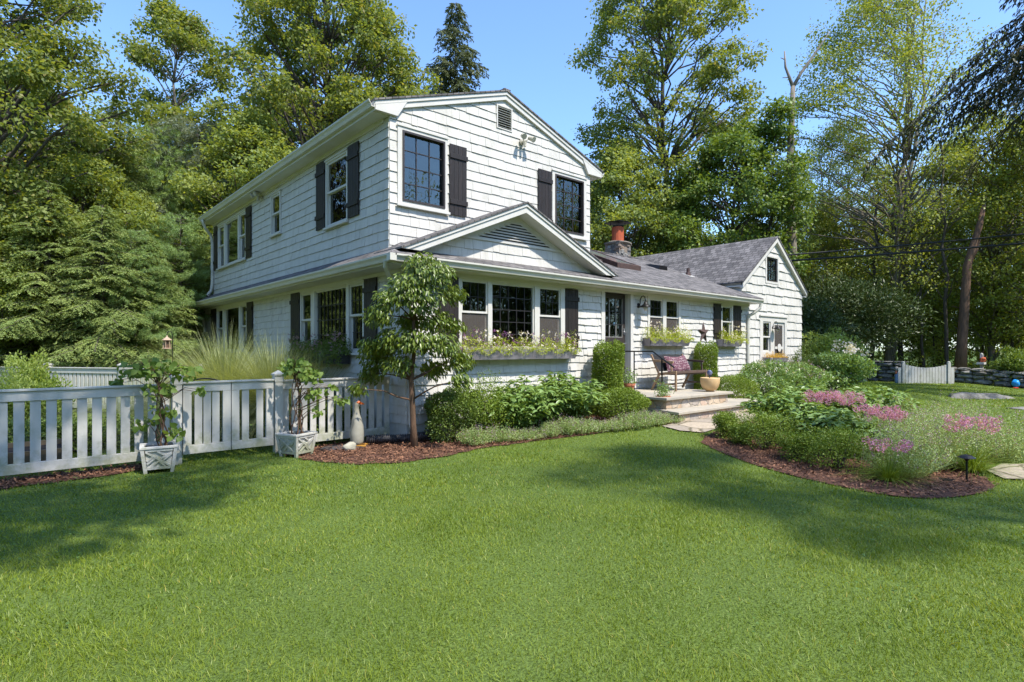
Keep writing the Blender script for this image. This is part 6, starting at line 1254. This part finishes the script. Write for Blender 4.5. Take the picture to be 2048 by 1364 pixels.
# ---- slender young dogwood in front of the corner
def sapling():
    t=thing('young_tree','slender young dogwood tree in the mulch at the house corner','tree',(-.19,-.56,0)); rr=random.Random(9); rg=np.random.default_rng(9); d0=8.62; K=d0/FOC; mb=MB(); lb=LB()
    def P3(px,py,dd=0): return Vector(((px-829)*K*RX+dd*FX,(px-829)*K*RY+dd*FY,1.5+(698-py)*K*(1)))
    tr=[Vector((0,0,-.05)),P3(826,850),P3(824,800),P3(822,760),P3(828,700),P3(827,640),P3(832,580),P3(842,535)]; mb.tube(tr,[.066,.046,.043,.038,.03,.024,.018,.01],9)
    cl=[(845,528,.24),(872,552,.26),(818,572,.26),(850,598,.28),(788,600,.22),(900,585,.2),(768,632,.22),(815,640,.2),(868,640,.24),(905,650,.16),(790,680,.26),(838,682,.24),(748,712,.26),(888,690,.24),(735,748,.2),(915,722,.22),(862,738,.2),(800,728,.22),(770,690,.2),(925,757,.15),(725,775,.13),(745,690,.16)]
    for i,(px,py,r) in enumerate(cl):
        c=P3(px,py,rr.uniform(-.35,.35)); j=min(range(len(tr)),key=lambda k: abs(tr[k].z-(c.z-.2))); b=tr[max(2,j)]
        mb.tube(wobble(b,c,4,.05,rr,sag=-.05),[.016,.013,.010,.007,.004],5)
        r*=1.12; n=int(470*(r/.27)**2); v=nz(rg.normal(size=(n,3)))*(rg.random((n,1))**.45)*r*np.array([1,1,.7]); P=np.array(c)+v; out=nz(P-np.array([0,0,c.z])); D=out*.6+rg.normal(size=(n,3))*.35+np.array([0,0,-.75]); Nn=rg.normal(size=(n,3))*.5+out*.6+np.array([0,0,.9])
        lb.broad(P,D,Nn,rg.uniform(.055,.105,n),rg.uniform(.026,.042,n),droop=.25)
    mb.build('trunk',M['barkd'],t,smooth=True); lb.build('crown',M['sap'],t)
sapling()
# ---- utility wires
def wire(a,b,r,lab,sag=.3,group=None):
    mb=MB(); a=Vector(a);b=Vector(b); pts=[]
    for i in range(25): s=i/24; v=a.lerp(b,s); v.z-=sag*4*s*(1-s); pts.append(v)
    mb.tube(pts,r,6); tag(mb.build('utility_wire',M['cable']),lab,'wire',group)
def wp(px,py,d): x,y=at(px,d); return (x,y,1.5+(698-py)*d/FOC)
wire(wp(1560,511,21),wp(2320,440,17),.03,'upper thick black cable running right from behind the wing roof',.05); wire(wp(1570,522,21),wp(2320,462,17),.036,'lower thick black cable running right from behind the wing roof',.05)
wire(wp(1592,413,24.3),wp(2200,330,26),.008,'thin wire high between the dead trunk and the right edge',.1)
# ================================================================= SKY, SUN, CAMERA
sun_dir=Vector((.12,-1,1.5)).normalized()
elev=math.asin(sun_dir.z); azim=math.atan2(sun_dir.x,sun_dir.y)
w=bpy.data.worlds.new('World'); bpy.context.scene.world=w; w.use_nodes=True; nt=w.node_tree; nt.nodes.clear()
sk=nt.nodes.new('ShaderNodeTexSky'); sk.sky_type='NISHITA'; sk.sun_disc=False; sk.sun_elevation=elev; sk.sun_rotation=azim; sk.air_density=1.0; sk.dust_density=.6; sk.ozone_density=2.2; sk.altitude=200
bg=nt.nodes.new('ShaderNodeBackground'); bg.inputs['Strength'].default_value=.15; ow=nt.nodes.new('ShaderNodeOutputWorld'); vm=nt.nodes.new('ShaderNodeVectorMath'); vm.operation='MULTIPLY'; vm.inputs[1].default_value=(.93,1.09,1.26); nt.links.new(sk.outputs[0],vm.inputs[0]); nt.links.new(vm.outputs[0],bg.inputs[0]); nt.links.new(bg.outputs[0],ow.inputs[0])
sl=bpy.data.lights.new('Sun','SUN'); sl.energy=3.6; sl.angle=math.radians(.9); sl.color=(1,.94,.84); so=bpy.data.objects.new('Sun',sl); col.objects.link(so); so.rotation_euler=sun_dir.to_track_quat('Z','Y').to_euler(); so.location=(0,-20,30)
cam=bpy.data.cameras.new('Camera'); co=bpy.data.objects.new('Camera',cam); col.objects.link(co); co.location=CAM; co.rotation_euler=(PI/2,0,-math.atan2(FX,FY)); cam.sensor_width=36; cam.lens=FOC/2048*36; cam.shift_y=16/2048; cam.clip_end=2000; cam.clip_start=.05
sc=bpy.context.scene; sc.camera=co; sc.render.engine='CYCLES'; sc.view_settings.view_transform='Standard'; sc.view_settings.look='None'; sc.view_settings.exposure=1.0; sc.view_settings.gamma=1
sc.render.resolution_x=1024; sc.render.resolution_y=682
sc.cycles.max_bounces=6; sc.cycles.transparent_max_bounces=12; sc.cycles.diffuse_bounces=3; sc.cycles.glossy_bounces=3
